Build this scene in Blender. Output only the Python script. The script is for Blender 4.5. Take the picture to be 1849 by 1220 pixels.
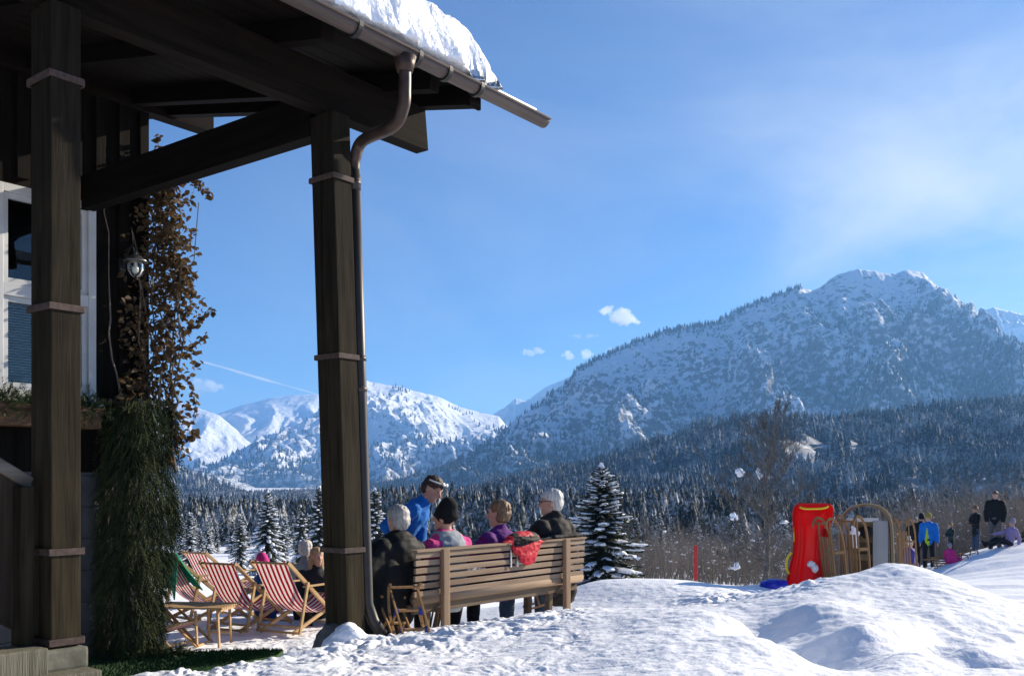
import bpy, bmesh, math, random
import numpy as np
from mathutils import Vector, Matrix, Euler
from math import radians as R, sin, cos, pi

for _o in list(bpy.data.objects): bpy.data.objects.remove(_o)
S = bpy.context.scene
COL = S.collection

# ------------------------------------------------------------------ camera, sky, sun, exposure
EYE = 1.25; F = 1750.0; HOR = 870.0; CX = 924.5      # eye height, focal length and horizon of the photo (1849 px wide)
cam = bpy.data.cameras.new('camera'); camo = bpy.data.objects.new('camera', cam); COL.objects.link(camo)
camo.location = (0, 0, EYE); camo.rotation_euler = (R(90), 0, 0)
cam.sensor_width = 36; cam.lens = 36*F/1849; cam.shift_y = (HOR-610)/1849
cam.clip_start = 0.05; cam.clip_end = 40000
S.camera = camo
SUN_AZ, SUN_EL = 56.0, 23.0                          # degrees right of the view, above the horizon
W = bpy.data.worlds.new('World'); S.world = W; W.use_nodes = True
nt = W.node_tree; nt.nodes.clear()
def N(t, nt_=None, **kw):
    n = (nt_ or nt).nodes.new(t)
    for k, v in kw.items(): setattr(n, k, v)
    return n
wo = N('ShaderNodeOutputWorld'); bg = N('ShaderNodeBackground'); sky = N('ShaderNodeTexSky')
sky.sky_type = 'NISHITA'; sky.sun_disc = False; sky.sun_elevation = R(SUN_EL); sky.sun_rotation = R(SUN_AZ)
sky.altitude = 900; sky.air_density = 1.0; sky.dust_density = 0.5; sky.ozone_density = 4.0
bg.inputs[1].default_value = 0.065
# thin high cirrus, part of the sky itself: denser towards the upper right
tc = N('ShaderNodeTexCoord'); sep = N('ShaderNodeSeparateXYZ'); nt.links.new(tc.outputs['Generated'], sep.inputs[0])
def M_(op, a, b=None, c=None, clamp=False):
    n = N('ShaderNodeMath', operation=op, use_clamp=clamp)
    for i, v in enumerate((a, b, c)):
        if v is None: continue
        if isinstance(v, (int, float)): n.inputs[i].default_value = v
        else: nt.links.new(v, n.inputs[i])
    return n.outputs[0]
zz = M_('ADD', M_('MAXIMUM', sep.outputs[2], 0.0), 0.12)
cmb = N('ShaderNodeCombineXYZ')
px_, py_ = M_('DIVIDE', sep.outputs[0], zz), M_('DIVIDE', sep.outputs[1], zz)
nt.links.new(M_('ADD', M_('MULTIPLY', px_, 0.75), M_('MULTIPLY', py_, 0.25)), cmb.inputs[0])
nt.links.new(M_('SUBTRACT', M_('MULTIPLY', py_, 0.5), M_('MULTIPLY', px_, 0.35)), cmb.inputs[1])
nz = N('ShaderNodeTexNoise'); nz.inputs['Scale'].default_value = 0.9; nz.inputs['Detail'].default_value = 7; nz.inputs['Distortion'].default_value = 0.5; nz.inputs['Roughness'].default_value = 0.55
nt.links.new(cmb.outputs[0], nz.inputs[0])
def dirmask(az, el, c0, c1):
    v = N('ShaderNodeVectorMath', operation='DOT_PRODUCT')
    v.inputs[1].default_value = (sin(R(az))*cos(R(el)), cos(R(az))*cos(R(el)), sin(R(el)))
    nt.links.new(tc.outputs['Generated'], v.inputs[0])
    m = N('ShaderNodeMapRange', interpolation_type='SMOOTHSTEP')
    m.inputs[1].default_value = c0; m.inputs[2].default_value = c1
    nt.links.new(v.outputs['Value'], m.inputs[0]); return m.outputs[0]
mA = dirmask(35, 26, 0.86, 1.0)
mB = dirmask(26, 9, 0.955, 1.0)
mC = dirmask(2, 12, 0.94, 1.0)
nzr = N('ShaderNodeMapRange', interpolation_type='SMOOTHSTEP'); nzr.inputs[1].default_value = 0.30; nzr.inputs[2].default_value = 0.70
nt.links.new(nz.outputs[0], nzr.inputs[0])
cir = M_('MULTIPLY', nzr.outputs[0], M_('ADD', M_('ADD', M_('MULTIPLY', mA, 0.50), M_('MULTIPLY', mB, 0.42)), M_('ADD', M_('MULTIPLY', mC, 0.16), 0.07)), clamp=True)
mix = N('ShaderNodeMix', data_type='RGBA'); nt.links.new(cir, mix.inputs[0])
SKYMUL = N('ShaderNodeMix', data_type='RGBA', blend_type='MULTIPLY'); SKYMUL.inputs[0].default_value = 1.0
SKYMUL.inputs[7].default_value = (0.62, 0.84, 1.08, 1)
nt.links.new(sky.outputs[0], SKYMUL.inputs[6]); nt.links.new(SKYMUL.outputs[2], mix.inputs[6]); mix.inputs[7].default_value = (6.6, 7.2, 8.0, 1)
nt.links.new(mix.outputs[2], bg.inputs[0]); nt.links.new(bg.outputs[0], wo.inputs[0])

sl = bpy.data.lights.new('sun', 'SUN'); sl.energy = 5.0; sl.angle = R(0.53); sl.color = (1.0, 0.88, 0.70)
so = bpy.data.objects.new('sun', sl); COL.objects.link(so)
SD = Vector((sin(R(SUN_AZ))*cos(R(SUN_EL)), cos(R(SUN_AZ))*cos(R(SUN_EL)), sin(R(SUN_EL))))
so.rotation_euler = SD.to_track_quat('Z', 'Y').to_euler(); so.location = SD*50
S.view_settings.view_transform = 'Standard'; S.view_settings.look = 'None'; S.view_settings.exposure = 0.90; S.view_settings.gamma = 1
S.render.engine = 'CYCLES'; S.cycles.use_denoising = True; S.cycles.max_bounces = 6; S.cycles.diffuse_bounces = 3
S.cycles.glossy_bounces = 3; S.cycles.transmission_bounces = 5; S.cycles.volume_bounces = 3; S.cycles.transparent_max_bounces = 12
S.cycles.caustics_reflective = False; S.cycles.caustics_refractive = False
try: S.cycles.denoiser = 'OPENIMAGEDENOISE'; S.cycles.denoising_prefilter = 'ACCURATE'
except Exception: pass

# ------------------------------------------------------------------ helpers
rnd = random.Random(7)
def at(px, py, Y):                                   # pixel of the photo at a depth -> world point
    return Vector(((px-CX)/F*Y, Y, EYE+(HOR-py)/F*Y))
def tag(o, label=None, cat=None, group=None, kind=None):
    if label: o['label'] = label
    if cat: o['category'] = cat
    if group: o['group'] = group
    if kind: o['kind'] = kind
    return o
def empty(name, loc=(0,0,0), rz=0.0, label=None, cat=None, group=None):
    o = bpy.data.objects.new(name, None); COL.objects.link(o); o.location = loc; o.rotation_euler = (0,0,rz)
    o.empty_display_size = 0.1
    return tag(o, label, cat, group)
KIDS = {}
def copy_tree(o, parent=None):
    c = o.copy(); COL.objects.link(c)
    if parent is not None: c.parent = parent; KIDS.setdefault(parent.name, []).append(c)
    for ch in list(KIDS.get(o.name, [])): copy_tree(ch, c)
    return c
def link(name, me, mats, parent=None):
    o = bpy.data.objects.new(name, me); COL.objects.link(o)
    for m in (mats if isinstance(mats, (list, tuple)) else [mats]): me.materials.append(m)
    if parent is not None: o.parent = parent; KIDS.setdefault(parent.name, []).append(o)
    return o
def np_mesh(name, V, Fq, smooth=True, mi=None, side=4):
    me = bpy.data.meshes.new(name); n = len(Fq)
    me.vertices.add(len(V)); me.vertices.foreach_set('co', np.asarray(V, dtype=np.float32).ravel())
    Fq = np.asarray(Fq, dtype=np.int32); k = Fq.shape[1]
    me.loops.add(n*k); me.loops.foreach_set('vertex_index', Fq.ravel())
    me.polygons.add(n); me.polygons.foreach_set('loop_start', np.arange(0, n*k, k, dtype=np.int32))
    if mi is not None: me.polygons.foreach_set('material_index', np.asarray(mi, dtype=np.int32))
    me.polygons.foreach_set('use_smooth', np.full(n, smooth, dtype=bool))
    me.update(calc_edges=True); return me
class MB:
    def __init__(s): s.v = []; s.f = []; s.m = []
    def add(s, vs, fs, mi=0):
        b = len(s.v); s.v.extend([tuple(v) for v in vs]); s.f.extend([tuple(i+b for i in f) for f in fs]); s.m.extend([mi]*len(fs)); return s
    def box(s, c, d, rot=None, mi=0, bev=0.0):
        c = Vector(c); hx, hy, hz = d[0]/2, d[1]/2, d[2]/2
        if bev <= 0:
            P = [Vector((x*hx, y*hy, z*hz)) for z in (-1,1) for y in (-1,1) for x in (-1,1)]
            fs = [(0,2,3,1),(4,5,7,6),(0,1,5,4),(2,6,7,3),(0,4,6,2),(1,3,7,5)]
        else:
            b = min(bev, hx*.45, hy*.45, hz*.45); bm = bmesh.new(); bmesh.ops.create_cube(bm, size=1)
            for v in bm.verts: v.co = Vector((v.co.x*2*hx, v.co.y*2*hy, v.co.z*2*hz))
            bmesh.ops.bevel(bm, geom=bm.edges[:], offset=b, segments=2, profile=.6, affect='EDGES')
            bm.verts.index_update(); P = [v.co.copy() for v in bm.verts]; fs = [tuple(v.index for v in f.verts) for f in bm.faces]; bm.free()
        if rot is not None: P = [rot @ p for p in P]
        return s.add([c+p for p in P], fs, mi)
    def beam(s, a, b, w, h, up=(0,0,1), mi=0, bev=0.006):   # box from a to b, w across, h along up
        a, b = Vector(a), Vector(b); x = (b-a); L = x.length; x.normalize(); up = Vector(up)
        y = up.cross(x)
        if y.length < 1e-4: y = Vector((1,0,0)).cross(x)
        y.normalize(); z = x.cross(y)
        return s.box((a+b)/2, (L, w, h), Matrix((x,y,z)).transposed(), mi, bev)
    def tube(s, pts, r, n=8, mi=0, cap=True, flat=1.0):
        pts = [Vector(p) for p in pts]; m = len(pts)
        rr = r if isinstance(r, (list, tuple)) else [r]*m
        vs = []; fs = []; ref = None
        for i, p in enumerate(pts):
            t = (pts[min(i+1, m-1)]-pts[max(i-1, 0)])
            if t.length < 1e-9: t = Vector((0,0,1))
            t.normalize()
            if ref is None:
                ref = Vector((0,0,1)) if abs(t.z) < .9 else Vector((1,0,0))
            u = (ref - t*ref.dot(t))
            if u.length < 1e-5: u = Vector((1,0,0)) - t*t.x
            u.normalize(); ref = u; w = t.cross(u)
            for k in range(n):
                a = 2*pi*k/n; vs.append(p + u*(cos(a)*rr[i]*flat) + w*(sin(a)*rr[i]))
        for i in range(m-1):
            for k in range(n): fs.append((i*n+k, i*n+(k+1)%n, (i+1)*n+(k+1)%n, (i+1)*n+k))
        if cap and n > 2:
            fs.append(tuple(range(n-1, -1, -1))); fs.append(tuple((m-1)*n+k for k in range(n)))
        return s.add(vs, fs, mi)
    def strip(s, pts, half, th, side, mi=0):             # flat strip following pts: `half` along side, th thick
        pts = [Vector(p) for p in pts]; side = Vector(side).normalized(); m = len(pts); vs = []; fs = []
        for i, p in enumerate(pts):
            t = (pts[min(i+1, m-1)]-pts[max(i-1, 0)]).normalized(); nn = side.cross(t).normalized()
            for a, b in ((-1,-1),(1,-1),(1,1),(-1,1)): vs.append(p+side*(a*half)+nn*(b*th/2))
        for i in range(m-1):
            for k in range(4): fs.append((i*4+k, i*4+(k+1)%4, (i+1)*4+(k+1)%4, (i+1)*4+k))
        fs.append((3,2,1,0)); fs.append(tuple((m-1)*4+k for k in range(4)))
        return s.add(vs, fs, mi)
    def lathe(s, prof, c=(0,0,0), n=20, mi=0):
        c = Vector(c); vs = []; fs = []
        for (r, z) in prof:
            for k in range(n): a = 2*pi*k/n; vs.append(c+Vector((r*cos(a), r*sin(a), z)))
        for i in range(len(prof)-1):
            for k in range(n): fs.append((i*n+k, i*n+(k+1)%n, (i+1)*n+(k+1)%n, (i+1)*n+k))
        fs.append(tuple(range(n-1,-1,-1))); fs.append(tuple((len(prof)-1)*n+k for k in range(n)))
        return s.add(vs, fs, mi)
    def caps(s, a, ra, b, rb, flat=1.0, side=None, n=12, k=4, mi=0):    # tapered capsule, closed
        a, b = Vector(a), Vector(b); ax = b-a; L = ax.length
        ax = ax/L if L > 1e-6 else Vector((0,0,1))
        sd = Vector(side) if side is not None else (Vector((1,0,0)) if abs(ax.x) < .9 else Vector((0,1,0)))
        u = sd - ax*sd.dot(ax); u.normalize(); w = ax.cross(u)
        vs = [a-ax*ra*(flat if flat < 1 else 1)]; rings = 0
        for i in range(1, k+1):
            t = -pi/2 + pi/2*i/k; rings += 1
            for j in range(n): an = 2*pi*j/n; vs.append(a+ax*(sin(t)*ra)+u*(cos(t)*ra*cos(an))+w*(cos(t)*ra*flat*sin(an)))
        for i in range(0, k):
            t = pi/2*i/k; rings += 1
            for j in range(n): an = 2*pi*j/n; vs.append(b+ax*(sin(t)*rb)+u*(cos(t)*rb*cos(an))+w*(cos(t)*rb*flat*sin(an)))
        vs.append(b+ax*rb); fs = []
        for j in range(n): fs.append((0, 1+(j+1)%n, 1+j))
        for i in range(rings-1):
            for j in range(n): fs.append((1+i*n+j, 1+i*n+(j+1)%n, 1+(i+1)*n+(j+1)%n, 1+(i+1)*n+j))
        e = len(vs)-1; o = 1+(rings-1)*n
        for j in range(n): fs.append((o+j, o+(j+1)%n, e))
        return s.add(vs, fs, mi)
    def ell(s, c, rx, ry, rz, rot=None, n=14, k=8, mi=0, jit=0.0, rg=rnd):
        c = Vector(c); vs = []; fs = []
        for i in range(k+1):
            t = -pi/2+pi*i/k
            for j in range(n):
                a = 2*pi*j/n; q = 1+jit*(rg.random()-.5)*2
                p = Vector((rx*cos(t)*cos(a)*q, ry*cos(t)*sin(a)*q, rz*sin(t)*q)); vs.append(c+(rot @ p if rot is not None else p))
        for i in range(k):
            for j in range(n): fs.append((i*n+j, i*n+(j+1)%n, (i+1)*n+(j+1)%n, (i+1)*n+j))
        return s.add(vs, fs, mi)
    def mesh(s, name, smooth=False):
        me = bpy.data.meshes.new(name); me.from_pydata(s.v, [], s.f)
        me.polygons.foreach_set('material_index', np.array(s.m, dtype=np.int32))
        me.polygons.foreach_set('use_smooth', np.full(len(s.f), smooth, dtype=bool)); me.update(); return me
    def build(s, name, mats, parent=None, smooth=False): return link(name, s.mesh(name, smooth), mats, parent)
def blob(mb, name, mats, parent=None, voxel=0.012, smooth=4, disp=0.0, dscale=9.0, pick=None, aniso=1.7):
    """overlapping closed shapes -> one continuous surface"""
    me = mb.mesh('tmp'); o = bpy.data.objects.new('tmp', me); COL.objects.link(o)
    md = o.modifiers.new('r', 'REMESH'); md.mode = 'VOXEL'; md.voxel_size = voxel; md.use_smooth_shade = True
    if smooth: ms = o.modifiers.new('s', 'SMOOTH'); ms.iterations = smooth; ms.factor = .5
    dg = bpy.context.evaluated_depsgraph_get(); out = bpy.data.meshes.new_from_object(o.evaluated_get(dg))
    bpy.data.objects.remove(o); bpy.data.meshes.remove(me)
    n = len(out.vertices); co = np.empty(n*3, dtype=np.float32); out.vertices.foreach_get('co', co); co = co.reshape(-1,3)
    if disp:
        no = np.empty(n*3, dtype=np.float32); out.vertices.foreach_get('normal', no); no = no.reshape(-1,3)
        q_ = co*dscale*np.array([1,1,aniso], dtype=np.float32); w = fbm3(q_, 3)*.6+(.28-np.abs(fbm3(q_*1.5+3, 2, 31)))*.9
        co = co + no*(w*disp)[:,None]; out.vertices.foreach_set('co', co.astype(np.float32).ravel())
    out.materials.clear(); out.name = name
    if pick is not None:
        m = len(out.polygons); c = np.empty(m*3, dtype=np.float32); out.polygons.foreach_get('center', c)
        out.polygons.foreach_set('material_index', np.asarray(pick(c.reshape(-1,3)), dtype=np.int32))
    else: out.polygons.foreach_set('material_index', np.zeros(len(out.polygons), dtype=np.int32))
    out.polygons.foreach_set('use_smooth', np.ones(len(out.polygons), dtype=bool)); out.update()
    return link(name, out, mats, parent)

# numpy gradient noise
def _h(ix, iy, iz, seed=0):
    h = (ix.astype(np.int64)*374761393 + iy.astype(np.int64)*668265263 + iz.astype(np.int64)*2147483647*7 + seed*974711) & 0xffffffff
    h = ((h ^ (h >> 13))*1274126177) & 0xffffffff
    h = ((h ^ (h >> 16))*2246822519) & 0xffffffff
    return (h ^ (h >> 15)) & 0xffff
def noise2(x, y, seed=0):
    xi = np.floor(x); yi = np.floor(y); fx = x-xi; fy = y-yi; u = fx*fx*fx*(fx*(fx*6-15)+10); v = fy*fy*fy*(fy*(fy*6-15)+10); z = np.zeros_like(xi)
    def g(a, b):
        an = _h(xi+a, yi+b, z, seed)*(2*pi/65536.0); return np.cos(an)*(fx-a)+np.sin(an)*(fy-b)
    n0 = g(0,0)*(1-u)+g(1,0)*u; n1 = g(0,1)*(1-u)+g(1,1)*u
    return (n0*(1-v)+n1*v)*1.5
def fbm2(x, y, o=4, seed=0, gain=.5, lac=2.03):
    s = 0; a = 1.0
    for i in range(o): s = s+a*noise2(x, y, seed+i*17); x = x*lac+3.1; y = y*lac+7.7; a *= gain
    return s
def ridged2(x, y, o=4, seed=0, gain=.5, lac=2.05):
    s = 0; a = 1.0; w = 1.0
    for i in range(o):
        n = 1-np.abs(noise2(x, y, seed+i*13)); n = n*n*w; w = np.clip(n*1.6, 0, 1); s = s+a*n; x = x*lac+1.7; y = y*lac+9.2; a *= gain
    return s
def noise3(p, seed=0):
    i = np.floor(p); f = p-i; u = f*f*(3-2*f); r = 0
    for a in (0,1):
        for b in (0,1):
            for c in (0,1):
                w = (u[:,0] if a else 1-u[:,0])*(u[:,1] if b else 1-u[:,1])*(u[:,2] if c else 1-u[:,2])
                r = r+w*(_h(i[:,0]+a, i[:,1]+b, i[:,2]+c, seed)/32768.0-1)
    return r
def fbm3(p, o=3, seed=0):
    s = 0; a = 1.0
    for k in range(o): s = s+a*noise3(p, seed+k*11); p = p*2.1+5.3; a *= .5
    return s

# ------------------------------------------------------------------ materials
MATS = {}
def nmat(name):
    m = bpy.data.materials.new(name); m.use_nodes = True; t = m.node_tree; b = t.nodes['Principled BSDF']; return m, t, b
def setp(b, **kw):
    for k, v in kw.items():
        k = {'rough':'Roughness','metal':'Metallic','spec':'Specular IOR Level','col':'Base Color','sheen':'Sheen Weight','trans':'Transmission Weight','ior':'IOR','coat':'Coat Weight','sss':'Subsurface Weight'}[k]
        b.inputs[k].default_value = v if not isinstance(v, tuple) else (v+(1,) if len(v) == 3 else v)
def mat(name, c, rough=.7, c2=None, scale=8.0, stretch=(1,1,1), bump=0.0, bscale=None, detail=5, metal=0.0, spec=.4, lo=.35, hi=.65, sheen=0.0, distort=0.0, coat=0.0):
    if name in MATS: return MATS[name]
    m, t, b = nmat(name); setp(b, col=tuple(c), rough=rough, metal=metal, spec=spec, sheen=sheen, coat=coat)
    co = N('ShaderNodeTexCoord', t); mp = N('ShaderNodeMapping', t); mp.inputs['Scale'].default_value = stretch
    t.links.new(co.outputs['Object'], mp.inputs[0])
    if c2 is not None:
        nn = N('ShaderNodeTexNoise', t); nn.inputs['Scale'].default_value = scale; nn.inputs['Detail'].default_value = detail; nn.inputs['Distortion'].default_value = distort
        t.links.new(mp.outputs[0], nn.inputs[0]); cr = N('ShaderNodeValToRGB', t)
        cr.color_ramp.elements[0].position = lo; cr.color_ramp.elements[1].position = hi
        cr.color_ramp.elements[0].color = tuple(c)+(1,); cr.color_ramp.elements[1].color = tuple(c2)+(1,)
        t.links.new(nn.outputs[0], cr.inputs[0]); t.links.new(cr.outputs[0], b.inputs['Base Color'])
    if bump:
        n2 = N('ShaderNodeTexNoise', t); n2.inputs['Scale'].default_value = bscale or scale*2; n2.inputs['Detail'].default_value = 6
        t.links.new(mp.outputs[0], n2.inputs[0]); bp = N('ShaderNodeBump', t); bp.inputs['Strength'].default_value = 1.0; bp.inputs['Distance'].default_value = bump
        t.links.new(n2.outputs[0], bp.inputs['Height']); t.links.new(bp.outputs[0], b.inputs['Normal'])
    MATS[name] = m; return m
def wood(name, c, c2, axis='x', rough=.85, bump=.003, scale=22, fine=1.0, spec=.08):
    st = {'x':(.06,1,1),'y':(1,.06,1),'z':(1,1,.06)}[axis]
    return mat(name, c, rough, c2, scale*fine, st, bump, scale*3*fine, spec=spec, lo=.3, hi=.72, distort=.6)
def translucent(name, c, c2=None, scale=10, w=.4, rough=.7):
    m = mat(name, c, rough, c2, scale); t = m.node_tree; b = t.nodes['Principled BSDF']; o = [n for n in t.nodes if n.type == 'OUTPUT_MATERIAL'][0]
    tr = N('ShaderNodeBsdfTranslucent', t); mx = N('ShaderNodeMixShader', t); mx.inputs[0].default_value = w
    src = b.inputs['Base Color'].links[0].from_socket if b.inputs['Base Color'].links else None
    if src: t.links.new(src, tr.inputs[0])
    else: tr.inputs[0].default_value = tuple(c)+(1,)
    t.links.new(b.outputs[0], mx.inputs[1]); t.links.new(tr.outputs[0], mx.inputs[2]); t.links.new(mx.outputs[0], o.inputs[0]); return m

def snow_mat(name, c=(.86,.88,.92), b1=.012, s1=9, b2=.004, s2=60):
    m, t, b = nmat(name); setp(b, col=c, rough=.55, spec=.25)
    co = N('ShaderNodeTexCoord', t); h = None
    for s, d in ((s1,b1),(s2,b2)):
        nn = N('ShaderNodeTexNoise', t); nn.inputs['Scale'].default_value = s; nn.inputs['Detail'].default_value = 4
        t.links.new(co.outputs['Object'], nn.inputs[0]); ml = N('ShaderNodeMath', t, operation='MULTIPLY'); ml.inputs[1].default_value = d
        t.links.new(nn.outputs[0], ml.inputs[0])
        if h is None: h = ml.outputs[0]
        else:
            ad = N('ShaderNodeMath', t, operation='ADD'); t.links.new(h, ad.inputs[0]); t.links.new(ml.outputs[0], ad.inputs[1]); h = ad.outputs[0]
    bp = N('ShaderNodeBump', t); bp.inputs['Distance'].default_value = 1.0; bp.inputs['Strength'].default_value = 1
    t.links.new(h, bp.inputs['Height']); t.links.new(bp.outputs[0], b.inputs['Normal'])
    return m
SNOW = snow_mat('snow')
SNOWC = mat('snow_clump', (.86,.88,.92), .6, spec=.2, bump=.01, scale=20)

# ------------------------------------------------------------------ the ground: one sheet of snow out to the horizon
CP = []
def cp(px, py, Y): v = at(px, py, Y); CP.append((v.x, v.y, v.z))
def cz(px, Y, z): CP.append(((px-CX)/F*Y, Y, z))
for a in [(600,1163,7.2),(480,1190,6.75),(260,1216,6.25),(100,1246,5.8),(-100,1262,5.6),
  (690,1146,7.6),(800,1130,8.0),(900,1117,8.4),(1020,1100,8.9),(1100,1099,9.0),
  (700,1180,6.6),(900,1170,6.5),(1000,1220,5.2),(700,1222,5.4),(400,1232,5.6),
  (1180,1100,7.9),(1100,1135,6.7),(1288,1106,7.2),(1346,1126,6.6),(1397,1160,5.8),(1440,1180,5.5),(1482,1220,5.0),(1200,1220,4.6),(1380,1220,4.5),(1250,1150,5.9),
  (1362,1108,8.4),(1402,1138,7.6),(1442,1160,6.95),(1492,1195,6.25),(1532,1220,5.85),
  (1462,1088,7.7),(1542,1128,6.5),(1614,1185,5.45),(1648,1220,5.0),(1600,1105,7.6),
  (1600,1015,9.6),(1560,1031,9.5),(1480,1047,9.4),(1430,1062,9.3),(1360,1082,9.0),(1650,1019,9.4),(1690,1034,9.0),(1720,1050,8.6),(1790,1095,7.6),(1849,1130,7.0),(1950,1190,6.2),
  (1600,1055,8.7),(1700,1105,7.3),(1640,1142,6.5),(1690,1178,5.7),(1737,1216,5.1),(1702,1165,6.5),(1752,1200,5.85),(1748,1163,6.05),(1805,1203,5.3),(1705,1133,6.9),(1800,1140,6.8),(1849,1220,4.9),
  (1080,1046,12.2),(1150,1044,12.2),(1230,1046,12),(1300,1056,11.8),(1350,1066,11.5),(1090,1092,10.8),(1200,1097,10),(1270,1076,10.3),(1330,1088,9.5),
  (1849,1110,14),(1760,1062,20),(1849,1040,22),(1690,1024,29),(1720,1008,30),(1762,994,31.5),(1797,988,30.5),(1849,975,31),(1950,940,32)]: cp(*a)
for a in [(1346,7.35,.0),(1397,6.55,.0),(1440,6.15,.02),(1482,5.65,.03),(1692,6.25,.07),(1738,5.65,.07),(1600,11.6,-.2),(1450,11.4,-.25),(1720,11,-.45),(1849,10,-.5),(1500,14,-.4),(1395,12.4,-.05),(1080,14,-.7),(1230,14,-.7),(1000,14,-.55),
  (1800,38,-2.5),(1690,38,-2.7),(1950,38,-1.6),(400,25,-1.7),(700,25,-1.7),(400,60,-4),(900,20,-1.2),(900,40,-3),(1256,25,-1.35),(1380,40,-3.0),(1500,45,-3.4),(1800,55,-3.6),(1600,28,-1.9),
  (100,100,-5),(600,100,-5),(1100,100,-5),(1700,100,-5),(2200,100,-5),(-400,100,-5),(2400,60,-3),(2400,30,-.3),(2500,12,-.3),(2600,6,.2),(-300,30,-1),(-600,60,-3),
  (924,3.5,.25),(400,3.5,.2),(1500,3.5,.33)]: cz(*a)
CP += [(-2.75,7.35,-.42),(-2.0,7.9,-.42),(-1.6,8.6,-.45),(-3,8.5,-.6),(-2.3,9,-.6),(-2.2,10.5,-.6),(-4,9.5,-.6),(-4,11,-.6),(-3,13,-.62),(-5,14,-.62),(-1.7,12.5,-.58),(-2,16,-.75),(-6,9,-.6),(-8,14,-.6),(-4.5,7,-.5),
  (-.8,8.6,-.12),(0,9.4,-.12),(.8,10.3,-.12),(-.9,9.9,-.3),(.1,11,-.25),(-1.3,11,-.5)]
CPA = np.array(CP)
def _uv(x, y): r = np.sqrt(x*x+y*y); return np.arctan2(x, y)*1.25, np.log(np.clip(r, 3.0, 130.0))
_cu, _cv = _uv(CPA[:,0], CPA[:,1])
_D = np.sqrt((_cu[:,None]-_cu[None])**2+(_cv[:,None]-_cv[None])**2+.0004)
_n = len(CPA); _A = np.zeros((_n+3, _n+3)); _A[:_n,:_n] = _D - np.eye(_n)*.004; _A[:_n,_n] = 1; _A[:_n,_n+1] = _cu; _A[:_n,_n+2] = _cv; _A[_n:,:_n] = _A[:_n,_n:].T
_w = np.linalg.solve(_A, np.concatenate([CPA[:,2], [0,0,0]]))
def base_h(x, y):
    u, v = _uv(x, y); u = np.clip(u, -1.1, 1.1); z = np.full(u.shape, _w[_n])+_w[_n+1]*u+_w[_n+2]*v
    for i in range(_n): z = z+_w[i]*np.sqrt((u-_cu[i])**2+(v-_cv[i])**2+.0004)
    return z
def sm(x, a, b): t = np.clip((x-a)/(b-a), 0, 1); return t*t*(3-2*t)
def ground(x, y, detail=True):
    x = np.asarray(x, dtype=np.float64); y = np.asarray(y, dtype=np.float64)
    z = base_h(x, y); r = np.sqrt(x*x+y*y); far = sm(r, 90, 130); z = z*(1-far)-5.0*far-9.0*sm(r, 112, 260)
    ang = np.abs(np.arctan2(x, y)); off = sm(ang, .75, 1.1); z = z*(1-off)+off*np.where(r < 30, .1-.004*r*r/3, np.minimum(z, -1.0))
    if detail:
        u = x/np.maximum(y, .5)
        rough = (1-.88*sm(u, .03, .16)-.12*sm(u,.16,.22))*(1-sm(r, 10.2, 12.5))          # trampled snow round the bench
        heap = np.exp(-((x-2.15)/.42)**2-((y-9.9)/.7)**2)+.8*np.exp(-((u-.30)/.02)**2-((y-9.5)/.7)**2)
        terr = sm(-u, .08, .16)*sm(r, 8.6, 9.6)*(1-sm(r, 18, 24))
        w = x+.15*noise2(x*2.1, y*2.1, 5); q = y+.15*noise2(x*2.1+9, y*2.1, 6)
        sab = lambda n: np.sqrt(n*n+.012)
        lump = sab(noise2(w*2.7, q*2.7, 1))*.8+sab(noise2(w*6.1, q*6.1, 2))*.75+sab(noise2(w*13, q*13, 3))*.5+sab(noise2(w*27, q*27, 4))*.22-.75
        pits = -np.clip(noise2(w*2.2, q*2.2, 8)-.25, 0, 1)*1.6
        edge = np.exp(-((r-7.9-u*4.2)/.75)**2)*(1-sm(u, .02, .14))
        z = z+(.021*rough+.030*edge)*(lump+pits)+.075*heap*(lump+.3)+.022*terr*lump
        sl = sm(u, .42, .46)*sm(r, 12.5, 15)*(1-sm(r, 45, 60))     # sledging slope: tracks
        z = z+sl*(.05*noise2(x*1.1+y*.6, y*.35-x*.2, 30)+.03*np.abs(noise2(x*2.5+y*1.5, y*.8-x*.5, 31)))
        smooth = sm(u, .04, .15)*(1-sm(r, 11, 13))
        z = z+smooth*(.012*noise2(x*1.3, y*1.3, 21)+.0075*fbm2(x*8, y*8, 4, 22)+.012*np.clip(noise2(x*4, y*2.2, 25)-.1, 0, 1))
        z = z+.25*sm(r, 25, 60)*noise2(x*.11, y*.11, 40)
    return z
def gz(x, y): return float(ground(np.array([x]), np.array([y]))[0])
az = np.concatenate([np.arange(-180,-40,4.0), np.arange(-40,-33,.5), np.arange(-33,33,.085), np.arange(33,40,.5), np.arange(40,180.01,4.0)])
rr_ = np.concatenate([[.3], np.geomspace(.7,4,40)[:-1], np.geomspace(4,18,560)[:-1], np.geomspace(18,90,210)[:-1], np.geomspace(90,9000,90)])
AZ, RR = np.meshgrid(np.radians(az), rr_); GX = RR*np.sin(AZ); GY = RR*np.cos(AZ)
GZ = ground(GX.ravel(), GY.ravel())
V = np.stack([GX.ravel(), GY.ravel(), GZ], 1); nr, nc = GX.shape
idx = np.arange(nr*nc).reshape(nr, nc); Q = np.stack([idx[:-1,:-1].ravel(), idx[:-1,1:].ravel(), idx[1:,1:].ravel(), idx[1:,:-1].ravel()], 1)[:, ::-1]
tag(link('snow_ground', np_mesh('snow_ground', V, Q), SNOW), kind='structure')
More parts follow.
